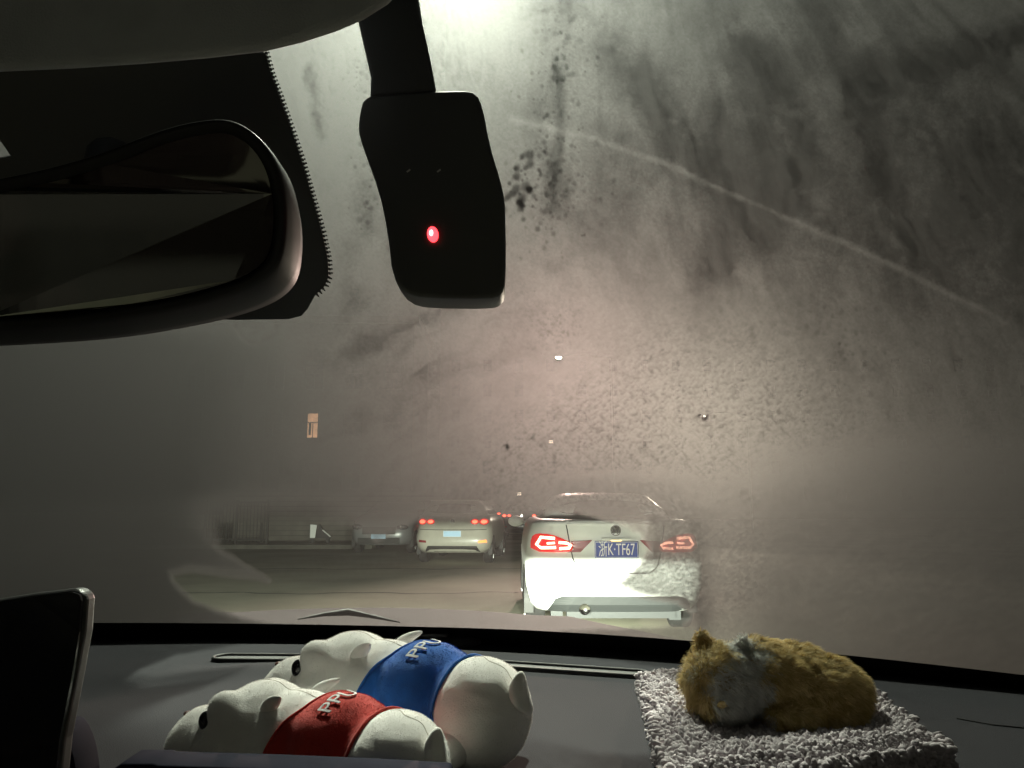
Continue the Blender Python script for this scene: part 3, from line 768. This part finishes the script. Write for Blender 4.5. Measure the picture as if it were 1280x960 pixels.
v3 = nt.nodes.new('ShaderNodeVolumeAbsorption'); v3.inputs['Color'].default_value = (0, 0, 0, 1); v3.inputs['Density'].default_value = SIG*.63
ad2 = nt.nodes.new('ShaderNodeAddShader'); nt.links.new(ad.outputs[0], ad2.inputs[0]); nt.links.new(v3.outputs[0], ad2.inputs[1])
nt.links.new(ad2.outputs[0], nt.nodes['Material Output'].inputs['Volume'])
mv.cycles.homogeneous_volume = True
me.materials.append(mv)
film = bpy.data.objects.new('condensation', me); C.objects.link(film); film.parent = wind
tag(film, 'mist of condensation with wiped patches and streaks', kind='stuff')

# ---------------- upper frit behind the mirror with dotted edge
def on_glass_prism(pts, off, th):
    f = [glass(x, y)-GN*off for x, y in pts]; b = [p-GN*th for p in f]; return prism(f, b)
edge = [(334, 62), (341, 88), (352, 118), (366, 158), (380, 200), (393, 246), (404, 286), (411, 318), (412, 340), (407, 352), (396, 362), (386, 380), (378, 389), (362, 393), (300, 394), (230, 392)]
fr = own('upper_frit', on_glass_prism([(-60, 60), (200, 40)]+edge+[(120, 400), (-60, 400), (-60, 205), (18, 190), (2, 166), (-60, 140)], .004, .002), 'frit', wind)
bm = bmesh.new()
def dots(pts, step, r, shift):
    acc = 0
    for (ax, ay), (bx_, by_) in zip(pts, pts[1:]):
        L = math.hypot(bx_-ax, by_-ay); nx_, ny_ = -(by_-ay)/L, (bx_-ax)/L; t = -acc
        while t < L:
            if t >= 0:
                c = glass(ax+(bx_-ax)*t/L-nx_*shift, ay+(by_-ay)*t/L-ny_*shift)-GN*.005
                s = r*c.y/960*1.1; u = Vector((1, 0, 0)); w = Vector((0, -math.cos(R(30)), math.sin(R(30))))
                bm.faces.new([bm.verts.new(c+(u*math.cos(k*PI/4)+w*math.sin(k*PI/4)*1.25)*s) for k in range(8)])
            t += step
        acc = (L-t)+step if False else -(t-L)
        acc = -(t-L) if t > L else 0
dots(edge[:11], 5.2, 1.9, 1.2)
dots(edge[:11], 5.2, 1.2, 4.2)
own('frit_dots', bm, 'frit', fr)

# ---------------- headliner / visor edge
def px_prism(pts, Y, th, dy=0., tilt=0.):
    """solid of the given outline: front face at depth Y, th thick"""
    f = [at(x, y, Y+dy*(y-200)/400+tilt*(x-300)/400) for x, y in pts]; b = [p+Vector((0, th, 0)) for p in f]; return prism(f, b)
hl = [(-90, 98), (0, 92), (90, 88), (180, 82), (260, 75), (330, 67), (380, 55), (420, 42), (455, 27), (485, 8), (505, -12), (520, -60), (-90, -60)]
o = own('headliner', prism([at(x, y, .33) for x, y in hl], [at(x-4, y-16, .38) for x, y in hl]), 'headliner', None, True); bevel(o, .008, 5)
roof = bmesh.new()
g = []
for j in range(9):
    row = []
    for i in range(13):
        x = -1.15+2.0*i/12; y = .30-2.4*j/8; row.append(roof.verts.new((x, y, 1.72+.04*math.sin(PI*j/8)-.05*((x+.15)/1)**2)))
    g.append(row)
for j in range(8):
    for i in range(12): roof.faces.new((g[j][i], g[j][i+1], g[j+1][i+1], g[j+1][i]))
own('roof_lining', roof, 'headliner', None, True)
# rear of the cabin (seen only in the mirror)
bm = bmesh.new()
for s in (-1.12, .75): 
    tube(bm, [(s, -.5, 1.0), (s*1.0, -.52, 1.7)], .07); tube(bm, [(s, -1.6, 1.0), (s*.95, -1.35, 1.7)], .09)
own('pillars', bm, 'headliner')
bm = bmesh.new()
for x in (-.75, .25): box(bm, (x, -.55, .75), (.5, .16, .8)); box(bm, (x, -.55, 1.26), (.27, .12, .18))
box(bm, (-.25, -1.45, .8), (1.4, .2, .7))
own('seats', bm, 'seat'); 
bevel(bpy.data.objects['seats'], .05, 3)

# ---------------- rear-view mirror
mo = [(-170, 245), (-60, 228), (40, 210), (120, 188), (190, 160), (235, 147), (285, 142), (318, 160), (342, 190), (355, 230), (358, 275), (352, 320), (334, 344), (304, 362), (250, 379), (180, 393), (100, 405), (0, 412), (-170, 418)]
mo = smooth_poly(mo, 2)
def inset(pts, k):
    c = Vector((90, 295)); out = []
    n = len(pts)
    for i, p in enumerate(pts):
        a = Vector(pts[i-1]); b = Vector(pts[(i+1) % n]); d = (b-a).normalized(); nn = Vector((-d.y, d.x))
        out.append(tuple(Vector(p)+nn*k))
    return out
def ring_solid(loops):
    bm = bmesh.new(); rows = [[bm.verts.new(p) for p in l] for l in loops]; n = len(rows[0])
    for a, b in zip(rows, rows[1:]):
        for i in range(n): bm.faces.new((a[i], a[(i+1) % n], b[(i+1) % n], b[i]))
    bm.faces.new(rows[0]); bm.faces.new(rows[-1][::-1])
    bmesh.ops.recalc_face_normals(bm, faces=bm.faces); return bm
MY = .34
def mp(pts, dy): return [at(x, y, MY+.05*(x-200)/400+.018*(y-290)/140)+Vector((0, dy, 0)) for x, y in pts]
housing = ring_solid([mp(inset(mo, 26), .012), mp(inset(mo, 17), .004), mp(inset(mo, 12), .001), mp(inset(mo, 7), 0), mp(inset(mo, 3), .002), mp(inset(mo, 1), .006), mp(mo, .012), mp(mo, .026), mp(inset(mo, 8), .042), mp(inset(mo, 30), .055)])
mir_o = own('rear_view_mirror', housing, 'mirror_rim', None, True)
gm = prism(mp(inset(mo, 18), .0035), mp(inset(mo, 18), .011))
go = own('mirror_glass', gm, 'mirror_glass', mir_o)
bm = bmesh.new(); tube(bm, [at(60, 300, .38), at(120, 250, .44), at(140, 200, .475)], [.014, .012, .016]); own('mirror_stalk', bm, 'mirror_rim', mir_o, True)

# ---------------- centre screen and trims at the lower left
sc_o = [(-160, 800), (-60, 758), (40, 742), (92, 736), (103, 739), (107, 750), (104, 790), (93, 850), (78, 925), (70, 1000), (-160, 1010)]
o = own('touch_screen', px_prism(sc_o, .55, .014, -.04), 'screen_edge'); bevel(o, .004, 4)
own('screen_glass', px_prism([(-158, 804), (-60, 762), (40, 746), (90, 740), (99, 743), (102, 751), (99, 790), (89, 850), (74, 925), (66, 1000), (-158, 1005)], .5485, .003, -.04), 'screen', o)
o = own('screen_mount', px_prism(smooth_poly([(30, 1010), (52, 935), (60, 912), (72, 908), (84, 925), (93, 955), (98, 1010)], 1), .53, .03, 0), 'bluetrim', None, True); bevel(o, .006, 4)
o = own('console_trim', px_prism([(136, 1010), (140, 962), (150, 955), (190, 955), (196, 957), (330, 961), (450, 966), (560, 972), (570, 1010)], .50, .03), 'bluetrim', None, True); bevel(o, .002, 3)
# vents in the dash
def slot(name, x0_, y0_, x1_, y1_, hw):
    """long recessed slot between two dash points"""
    a = onz(x0_, y0_, GZ+.004); b = onz(x1_, y1_, GZ+.004); d = (b-a); L = d.length; d.normalize(); n = Vector((-d.y, d.x, 0))
    def outl(w, z, ext=0):
        pts = []
        for s in range(13):
            t = PI/2+PI*s/12; pts.append(a+d*(math.cos(t)*w-ext)+n*(math.sin(t)*w)+Vector((0, 0, z)))
        for s in range(13):
            t = -PI/2+PI*s/12; pts.append(b+d*(math.cos(t)*w+ext)+n*(math.sin(t)*w)+Vector((0, 0, z)))
        return pts
    v = own(name, ring_solid([outl(hw, -.012), outl(hw, .0), outl(hw*.93, .0018), outl(hw*.80, .0018), outl(hw*.76, -.001), outl(hw*.74, -.003)]), 'frit', dash, True)
    v.name = name
    own('vent_opening', prism(outl(hw*.72, -.0015), outl(hw*.72, -.004)), 'frit', v)
    return v
slot('defrost_vent', 284, 821, 425, 822, .022)
slot('defrost_vent', 600, 828, 795, 841, .019)
bm = bmesh.new(); tube(bm, [onz(1196, 898, GZ+.0005), onz(1240, 906, GZ+.0005), onz(1330, 915, GZ+.0005)], .0009, 6); own('panel_joint', bm, 'frit', dash)
# light sensor pad behind the blue hippo
a = onz(548, 801, GZ)
bm = bmesh.new(); N = 30
def el(cx, cy_, rx_, ry_, z, sq=2.6): return [Vector((cx+rx_*math.copysign(abs(math.cos(2*PI*k/N))**(2/sq), math.cos(2*PI*k/N)), cy_+ry_*math.copysign(abs(math.sin(2*PI*k/N))**(2/sq), math.sin(2*PI*k/N)), z)) for k in range(N)]
o = own('sensor_pod', ring_solid([el(a.x, a.y-.02, .074, .045, GZ-.002), el(a.x, a.y-.02, .07, .042, GZ+.008), el(a.x, a.y-.02, .05, .03, GZ+.012)]), 'dash', dash, True)
own('sensor_cap', ring_solid([el(a.x-.005, a.y-.025, .026, .017, GZ+.011, 4), el(a.x-.005, a.y-.025, .025, .016, GZ+.017, 4)]), 'devblack', o)
bm = bmesh.new(); box(bm, (a.x+.035, a.y-.024, GZ+.0135), (.006, .03, .002)); own('sensor_slot', bm, 'frit', o)

# ---------------- bonnet and wiper outside
bm = bmesh.new(); g = []
for j in range(31):
    row = []
    for i in range(41):
        x = -1.35+1.95*i/40; xc = (x+.375)/.975; t = j/30
        y = ybase(x)+.10+t*(1.12+.10-.30*xc*xc)
        z = 1.045-.055*t-.16*max(0, t-.72)**2*8-.05*abs(xc)**6-.02*xc*xc+.008*math.exp(-((abs(xc)-.55)/.06)**2)
        row.append(bm.verts.new((x, y, z)))
    g.append(row)
for j in range(30):
    for i in range(40): bm.faces.new((g[j][i], g[j][i+1], g[j+1][i+1], g[j+1][i]))
own('bonnet', bm, 'hood', None, True)
own('cowl', ribbon(lambda x: (x, ybase(x)+.025, 1.055), lambda x: (x, ybase(x)+.13, 1.035), x0=-1.3, x1=1.1), 'dashblack')
bm = bmesh.new()
tube(bm, [p for p in (onz(372, 774, 1.085), onz(405, 768, 1.09), onz(435, 765, 1.093), onz(462, 770, 1.085), onz(500, 778, 1.07))], [.001, .004, .007, .004, .001]); 
own('wiper_arm', bm, 'frit', None, True)
# headlamps: projector with a cut-off shield, at the nose of our car
for hx in (-.95, .30):
    hy, hz = 2.62, .70
    bm = bmesh.new(); tube(bm, [(hx, hy-.16, hz), (hx, hy-.05, hz), (hx, hy+.06, hz)], [.04, .075, .085], 24, False); hd = own('headlamp', bm, 'chrome', None, True)
    own('cutoff_shield', bx((hx, hy+.05, hz+.0506), (.5, .004, .10)), 'frit', hd)
    l = lamp('headlamp_beam', (hx, hy, hz), (hx+.35 if hx < 0 else hx-.5, hy+8, hz-.55), 7500 if hx < 0 else 5200, (.94, 1.0, .82), 84, .7, .0005)
    lamp('headlamp_spill', (hx, hy+.08, hz), (hx+.35, hy+8, hz-.1), 280, (1.0, 1.0, .86), 100, .9, .03)

# ================================================================== CAMERA BOX
dc = empty('dash_camera', at(530, 120, .42), label='black camera box with a red light hanging from the windscreen', cat='dash camera')
bo = smooth_poly([(466, 118), (575, 111), (596, 115), (604, 135), (612, 180), (628, 232), (632, 262), (632, 352), (627, 368), (612, 373), (530, 372), (506, 366), (490, 345), (484, 290), (474, 240), (452, 180), (447, 162), (449, 140), (454, 122)], 1)
o = part_world('housing', px_prism(bo, .42, .026), 'devblack', dc, True); bevel(o, .0025, 4)
# stem up to the glass
s0 = [(462, 122), (545, 113), (541, 90), (534, 55), (526, 20), (520, -30), (438, -30), (446, 20), (455, 60), (463, 95)]
o = part_world('stem', px_prism(s0, .424, .020), 'devblack', dc); bevel(o, .002, 2)
g0 = at(505, 25, .445)
pad = glass(475, -75)
part_world('mount_pad', bx((pad.x, pad.y-.0, pad.z-.012), (.05, .05, .014)), 'devblack', dc)
def disc(px, py, rx_, ry_, Y, tilt=0):
    return [at(px+rx_*math.cos(2*PI*k/24)*math.cos(tilt)-ry_*math.sin(2*PI*k/24)*math.sin(tilt), py+rx_*math.cos(2*PI*k/24)*math.sin(tilt)+ry_*math.sin(2*PI*k/24)*math.cos(tilt), Y) for k in range(24)]
o = part_world('status_light', prism(disc(541, 293, 7, 10, .4190, -.15), disc(541, 293, 7, 10, .4215, -.15)), 'led', dc)
o2 = part_world('light_core', prism(disc(539, 291, 2.5, 4, .4184), disc(539, 291, 2.5, 4, .4190)), 'ledcore', dc); o2.parent = o
for x in (511, 549):
    part_world('printed_mark', px_prism([(x-3, 214), (x+1, 211), (x+2, 212), (x-2, 215)], .4192, .001), 'print_grey', dc)

# ================================================================== HIPPOS
def hippo(loc, rz, roll, shirt, label, sc=1.):
    """plush hippo lying on its belly, head towards -x; about 0.27 long"""
    t = empty('plush_hippo', loc, rz, label=label, cat='plush toy', group='plush hippos on the dashboard')
    t.scale = (sc, sc, sc)
    bm = bmesh.new()
    ball(bm, (-.106, 0, .038), (.042, .041, .037))          # muzzle
    ball(bm, (-.078, 0, .041), (.048, .043, .041))
    ball(bm, (-.040, 0, .053), (.052, .050, .051))          # skull
    ball(bm, (-.002, 0, .051), (.050, .049, .048))
    ball(bm, (.045, 0, .051), (.052, .050, .049))           # torso
    ball(bm, (.101, 0, .047), (.044, .050, .046))           # rump
    for s in (-1, 1):
        ball(bm, (-.054, s*.028, .079), (.026, .016, .019), 3, Matrix.Rotation(.25, 3, 'Y'))  # brow bulges
        ball(bm, (-.062, s*.036, .052), (.016, .014, .022), 2)
    bme = remesh(bm, .0032, 6)
    cc = np.array([v.co[:] for v in bme.vertices]); nr = np.array([v.normal[:] for v in bme.vertices])
    f1 = vn(cc[:, 0]*45+9, cc[:, 2]*75+cc[:, 1]*30+40, 301); f2 = vn(cc[:, 0]*130+9, cc[:, 2]*170+cc[:, 1]*120+40, 302)
    rump = sstep(.085, .11, cc[:, 0]); fold = np.sin(cc[:, 2]*520+cc[:, 0]*160+6*f1)*rump*np.exp(-((cc[:, 1]+.03)/.03)**2)
    cc = cc+nr*((f1-.5)*.0018+(f2-.5)*.0003+fold*.0004)[:, None]
    for v, q in zip(bme.vertices, cc): v.co = q
    body = obj('body', bme, 'plush', t, True)
    dg = bpy.context.evaluated_depsgraph_get()
    # surface radius about the x axis, sampled from the skin, so clothes and print lie on it
    from mathutils.bvhtree import BVHTree
    me = body.data; bv = BVHTree.FromPolygons([v.co.copy() for v in me.vertices], [tuple(p.vertices) for p in me.polygons])
    def skin(x, a, off=0.):
        o_ = Vector((x, 0, .045)); d = Vector((0, math.sin(a), math.cos(a))); h = bv.ray_cast(o_, d)
        return (h[0] if h[0] else o_+d*.045)+d*off
    # shirt: a sleeve over the torso, its hems slanting
    bm = bmesh.new(); rows = []
    na, nl = 72, 26
    for j in range(nl+5):
        row = []
        for i in range(na):
            a = 2*PI*i/na
            lo = .024+.022*math.sin(a)+.006*math.cos(a); hi = .089+.004*math.sin(a)
            if j < nl: u = lo+(hi-lo)*j/(nl-1); off = .0018+.0006*math.sin(a*5+j*.7)*.6
            else: u = hi-.0005*(j-nl); off = .0018-.0018*(j-nl+1)/4
            if j == 0: off = -.001
            row.append(bm.verts.new(skin(u, a, off)))
        rows.append(row)
    for p, q in zip(rows, rows[1:]):
        for i in range(na): bm.faces.new((p[i], p[(i+1) % na], q[(i+1) % na], q[i]))
    bmesh.ops.recalc_face_normals(bm, faces=bm.faces)
    sh = obj('shirt', bm, shirt, t, True)
    # letters down the side of the shirt
    me = text_mesh('PPU', .0185, .0004)
    bm = bmesh.new(); bm.from_mesh(me); bmesh.ops.subdivide_edges(bm, edges=[e for e in bm.edges if e.calc_length() > .003], cuts=2)
    for v in bm.verts:
        lx, ly, lz = v.co; a = -.24+lx/.048; u = .052-ly+.15*lx
        v.co = skin(u, a, .0034+lz)
    bmesh.ops.recalc_face_normals(bm, faces=bm.faces)
    obj('letters', bm, 'print_white', sh)
    # seam between muzzle and head
    for xs in (-.088,):
        bm = bmesh.new(); tube(bm, [skin(xs+.004*math.cos(a), a, .0002) for a in [(-1.9+3.8*k/40) for k in range(41)]], .0011, 6); obj('face_seam', bm, 'plush', t, True)
    for x0_, x1_, a_ in ((-.135, .018, .0), (.095, .140, .0), (-.13, .0, -1.75)):
        bm = bmesh.new(); tube(bm, [skin(x0_+(x1_-x0_)*k/30, a_+.06*math.sin(k*.4), -.0001) for k in range(31)], .00055, 6); obj('seam', bm, 'seam_thread', t, True)
    for hem in (0, 1):
        bm = bmesh.new(); pts = []
        for i in range(73):
            a = 2*PI*i/72; u = (.024+.022*math.sin(a)+.006*math.cos(a)+.0012) if hem == 0 else (.089+.004*math.sin(a)-.0010); pts.append(skin(u, a, .0018))
        tube(bm, pts, .0013, 8, False); obj('hem', bm, shirt, sh, True)
    for s in (-1, 1):
        # eye on the brow's front, eyelid over it
        e = skin(-.0820, s*.88, .001); bm = bmesh.new(); ball(bm, e, (.0072, .006, .0085), 3); ey = obj('eye', bm, 'eyeball', t, True)
        bm = bmesh.new(); ball(bm, skin(-.070, s*.72, -.004), (.0095, .0085, .0125), 3, Matrix.Rotation(-s*.4, 3, 'X')); bm.free()
        # ear: a small folded leaf
        bm = bmesh.new(); c = skin(-.014, s*.62, .0)
        ball(bm, (0, 0, 0), (.018, .0034, .0060), 3)
        for v in bm.verts: v.co.y += -s*.0030*(1-(v.co.x/.018)**2); v.co.z *= 1-.35*v.co.x/.018
        bmesh.ops.rotate(bm, cent=(0, 0, 0), matrix=Matrix.Rotation(-.62, 3, 'Y'), verts=bm.verts)
        bmesh.ops.rotate(bm, cent=(0, 0, 0), matrix=Matrix.Rotation(-s*.5, 3, 'X'), verts=bm.verts)
        bmesh.ops.translate(bm, vec=c+Vector((.010, s*.004, .006)), verts=bm.verts)
        obj('ear', bm, 'plush', t, True)
        bm = bmesh.new(); ball(bm, skin(-.132, s*.35, .0), (.004, .004, .0025), 2); obj('nostril', bm, 'nosebrown', t, True)
        # forelegs below the shirt, hind feet
        bm = bmesh.new(); tube(bm, [(.006, s*.030, .026), (.000, s*.046, .016), (-.006, s*.056, .012)], [.017, .015, .012], 16); ball(bm, (-.007, s*.057, .0125), (.013, .011, .0115), 2); obj('foreleg', remesh(bm, .0022, 4), 'plush', t, True)
        bm = bmesh.new(); tube(bm, [(.098, s*.034, .030), (.101, s*.052, .026), (.102, s*.060, .024)], [.018, .014, .010], 16); ball(bm, (.102, s*.060, .024), (.011, .008, .0105), 2); obj('hind_leg', remesh(bm, .0022, 8), 'plush', t, True)
    bm = bmesh.new(); ball(bm, (0, 0, 0), (.006, .013, .017), 3); 
    for v in bm.verts: v.co.x += .006*(v.co.z/.017)**2
    bmesh.ops.rotate(bm, cent=(0, 0, 0), matrix=Matrix.Rotation(-.3, 3, 'Y'), verts=bm.verts); bmesh.ops.translate(bm, vec=(.142, -.004, .068), verts=bm.verts); obj('tail', bm, 'plush', t, True)
    return t
pB = onz(482, 941, GZ); pR = onz(372, 1006, GZ)
hippo((pB.x, pB.y, GZ), R(-30), 0, 'felt_blue', 'white plush hippo in a blue shirt, lying behind the other one', 1.0)
hippo((pR.x-.0, pR.y, GZ-.004), R(-27), 0, 'felt_red', 'white plush hippo in a red shirt, lying in front', .87)

# ================================================================== BED AND KITTEN
bc = [onz(800, 845, GZ+.02), onz(1052, 838, GZ+.02), onz(1186, 938, GZ+.02), onz(842, 990, GZ+.02)]
ctr = sum(bc, Vector())/4
bed = empty('pet_bed', (ctr.x, ctr.y, GZ), label='small grey tufted fleece mat carrying the kitten', cat='pet bed')
def quad(u, v): return (bc[3]*(1-u)+bc[2]*u)*(1-v)+(bc[0]*(1-u)+bc[1]*u)*v
def bedz(u, v):
    e = min(u, 1-u, v, 1-v); return GZ+.002+.028*min(1, (max(e, 0)/.07))**.5-.010*sstep(.08, .3, np.array(e)).item()
bm = bmesh.new(); n = 44; g = []
for j in range(n+1):
    g.append([])
    for i in range(n+1):
        u, v = i/n, j/n; p = quad(u, v); g[-1].append(bm.verts.new((p.x, p.y, bedz(u, v)-.004)))
for j in range(n):
    for i in range(n): bm.faces.new((g[j][i], g[j][i+1], g[j+1][i+1], g[j+1][i]))
r = bmesh.ops.extrude_face_region(bm, geom=bm.faces[:])
for v in [v for v in r['geom'] if isinstance(v, bmesh.types.BMVert)]: v.co.z = GZ+.0005
bmesh.ops.recalc_face_normals(bm, faces=bm.faces)
part_world('cushion', bm, 'bedcloth', bed, True)
# tufts: short fat curls
rs = np.random.RandomState(11)
def tufts(N):
    cv = []; cf = []; k = 0
    ring = 5; segs = 4
    for q in range(N):
        s = rs.rand()
        if s < .55: u, v = rs.rand(2)
        elif s < .85: u, v = rs.rand(), rs.rand()*.07 if rs.rand() < .7 else 1-rs.rand()*.05
        else: u, v = (rs.rand()*.06 if rs.rand() < .5 else 1-rs.rand()*.06), rs.rand()
        p = quad(u, v); z = bedz(u, v)-.004
        out = Vector(((u-.5)*(1 if min(u, 1-u) < .08 else .15), (v-.5)*(1 if min(v, 1-v) < .08 else .15), .38))
        low = 0
        if min(u, 1-u, v, 1-v) < .03 and rs.rand() < .6: z = GZ+.004+rs.rand()*.02; out.z = .05
        d = (out+Vector(rs.normal(0, .22, 3))).normalized(); L = .0055+rs.rand()*.0045; r0 = .0013+rs.rand()*.0011
        side = d.cross(Vector(rs.normal(0, 1, 3))).normalized()
        up = d.cross(side)
        base = Vector((p.x, p.y, max(z, GZ+.002)))
        for i in range(segs+1):
            t = i/segs; c = base+d*(L*t)+side*(math.sin(t*2.4)*.0022); rr = r0*(.75+.9*math.sin(PI*min(1, .15+t*.85)))*(1 if i < segs else .35)
            for a in range(ring): cv.append(c+(side*math.cos(a*2*PI/ring)+up*math.sin(a*2*PI/ring))*rr)
        for i in range(segs):
            for a in range(ring):
                cf.append((k+i*ring+a, k+i*ring+(a+1) % ring, k+(i+1)*ring+(a+1) % ring, k+(i+1)*ring+a))
        cf.append(tuple(k+segs*ring+a for a in range(ring))); k += ring*(segs+1)
    me = bpy.data.meshes.new('pile'); me.from_pydata([tuple(v) for v in cv], [], cf); return me
part_world('pile', tufts(12000), 'pile', bed, True)

kc = onz(960, 898, GZ+.022)
kit = empty('toy_kitten', (kc.x, kc.y, GZ+.022), R(0), label='curled golden furry toy kitten asleep on the grey mat', cat='toy animal')
bm = bmesh.new()
ball(bm, (.022, .005, .034), (.064, .047, .037), 3, Matrix.Rotation(.12, 3, 'Y'))      # back
ball(bm, (.052, -.004, .028), (.046, .044, .032), 3)                                    # haunch
ball(bm, (-.010, .004, .040), (.045, .042, .034), 3)
ball(bm, (-.050, -.010, .036), (.036, .036, .036), 3)                                   # head
ball(bm, (-.058, -.034, .024), (.020, .016, .014), 2)                                   # muzzle
ball(bm, (.012, -.040, .012), (.026, .014, .012), 2, Matrix.Rotation(-.1, 3, 'Z'))      # paw
ball(bm, (.05, -.038, .013), (.03, .014, .012), 2)
kme = remesh(bm, .0026, 5)
kb = obj('body', kme, 'skin', kit, True); kit.scale = (.93, .93, .95)
# ears
def ear(c, s, tilt):
    bm = bmesh.new(); v = []
    pts = [(-1, 0), (-.75, .8), (-.15, 1.75), (.15, 1.7), (.75, .7), (1, 0)]
    f = [Vector((x*s, -.002, z*s)) for x, z in pts]; b = [Vector((x*s*.9, .004, z*s*.92)) for x, z in pts]
    bm2 = prism(f, b); bmesh.ops.rotate(bm2, cent=(0, 0, 0), matrix=Matrix.Rotation(tilt, 3, 'Y'), verts=bm2.verts); bmesh.ops.translate(bm2, vec=c, verts=bm2.verts)
    return obj('ear', bm2, 'skin' if c[0] < -.05 else 'plush', kit, True)
e1 = ear((-.062, -.004, .066), .0115, -.25); e2 = ear((-.030, -.014, .063), .011, .35)
def fur(me, N, L, m, par, pick, name='fur', w=.00026, lift=.45, seed=1):
    rr = np.random.RandomState(seed); me.calc_loop_triangles()
    tri = np.array([t.vertices[:] for t in me.loop_triangles]); co = np.array([v.co[:] for v in me.vertices])
    A, B, Cc = co[tri[:, 0]], co[tri[:, 1]], co[tri[:, 2]]
    nn = np.cross(B-A, Cc-A); ar = np.linalg.norm(nn, axis=1); nn /= ar[:, None]+1e-12
    idx = rr.choice(len(tri), N, p=ar/ar.sum()); r1 = np.sqrt(rr.rand(N, 1)); r2 = rr.rand(N, 1)
    P = A[idx]*(1-r1)+B[idx]*r1*(1-r2)+Cc[idx]*r1*r2; n_ = nn[idx]
    keep = pick(P); P = P[keep]; n_ = n_[keep]; N = len(P)
    flow = np.stack([np.full(N, .9), -.15+.5*np.sin(P[:, 0]*60), -.55+0*P[:, 0]], -1)     # combed towards the tail
    cl = np.stack([vn(P[:, 0]*220+40, P[:, 2]*220+P[:, 1]*130+40, 5), vn(P[:, 0]*220+90, P[:, 2]*220+P[:, 1]*130+9, 6), vn(P[:, 0]*220+9, P[:, 2]*220+P[:, 1]*130+77, 7)], -1)-.5
    d = flow*(1-lift)+n_*lift*1.3+cl*.9+rr.normal(0, .13, (N, 3)); d -= n_*np.minimum(0, (d*n_).sum(1, keepdims=True)-.12); d /= np.linalg.norm(d, axis=1)[:, None]
    ln = L*(.6+.6*rr.rand(N, 1)); sd = np.cross(d, n_+rr.normal(0, .4, (N, 3))); sd /= np.linalg.norm(sd, axis=1)[:, None]+1e-9
    g = np.array([0, 0, -1.])*.18
    p0 = P-n_*.0006; p1 = P+d*ln*.5+n_*ln*.08; p2 = P+(d+g)*ln
    V = np.stack([p0-sd*w, p0+sd*w, p1+sd*w*.8, p1-sd*w*.8, p2], 1).reshape(-1, 3)
    k = np.arange(N)[:, None]*5; F4 = k+np.array([[0, 1, 2, 3]]); F3 = k+np.array([[3, 2, 4]])
    m2 = bpy.data.meshes.new(name); m2.from_pydata(V.tolist(), [], F4.tolist()+F3.tolist())
    at_ = m2.attributes.new('tone', 'FLOAT', 'POINT'); tone = np.clip(rr.normal(.5, .2, N)+cl[:, 0]*.9, 0, 1); at_.data.foreach_set('value', np.repeat(tone, 5).astype(np.float32))
    return obj(name, m2, m, par)
pale = lambda P: pale0(P+(np.stack([vn(P[:, 0]*110+50, P[:, 2]*110+50, 401), vn(P[:, 1]*110+50, P[:, 2]*110+50, 402), vn(P[:, 0]*110+50, P[:, 1]*110+50, 403)], -1)-.5)*.022+np.random.RandomState(int(len(P))).normal(0, .003, P.shape))
pale0 = lambda P: ((P[:, 0] < -.008) & (P[:, 0] > -.075) & (P[:, 1] < -.012) & (P[:, 2] < .062)) | ((P[:, 0] < -.014) & (P[:, 0] > -.048) & (P[:, 1] < .02))
fur(kme, 95000, .0105, 'fur_gold', kb, lambda P: ~pale(P), seed=2)
fur(kme, 90000, .0085, 'fur_pale', kb, pale, name='face_fur', seed=3)
for h in [o for o in C.objects if o.name.startswith('plush_hippo')]:
    for ch in list(h.children):
        if ch.name.startswith('body'): fur(ch.data, 60000, .0012, 'fuzz_white', ch, lambda P: (P[:, 0] < .012) | (P[:, 0] > .092), name='fuzz', w=.00013, lift=.6, seed=8)
        if ch.name.startswith('shirt'): fur(ch.data, 16000, .0013, ch.data.materials[0].name, ch, lambda P: P[:, 0] > -9, name='felt_fuzz', w=.00012, lift=.6, seed=9)
fur(e1.data, 900, .006, 'fur_gold', e1, lambda P: P[:, 0] > -9, seed=4, lift=.7)
fur(e2.data, 900, .007, 'fur_pale', e2, lambda P: P[:, 0] > -9, seed=5, lift=.7)
bm = bmesh.new(); tube(bm, [(-.064, -.0505, .025), (-.060, -.0525, .0235), (-.056, -.0505, .025)], .0022, 8); ball(bm, (-.060, -.0515, .026), (.004, .002, .003), 2)
obj('nose', bm, 'skin', kit, True)
print('verts film', len(V))
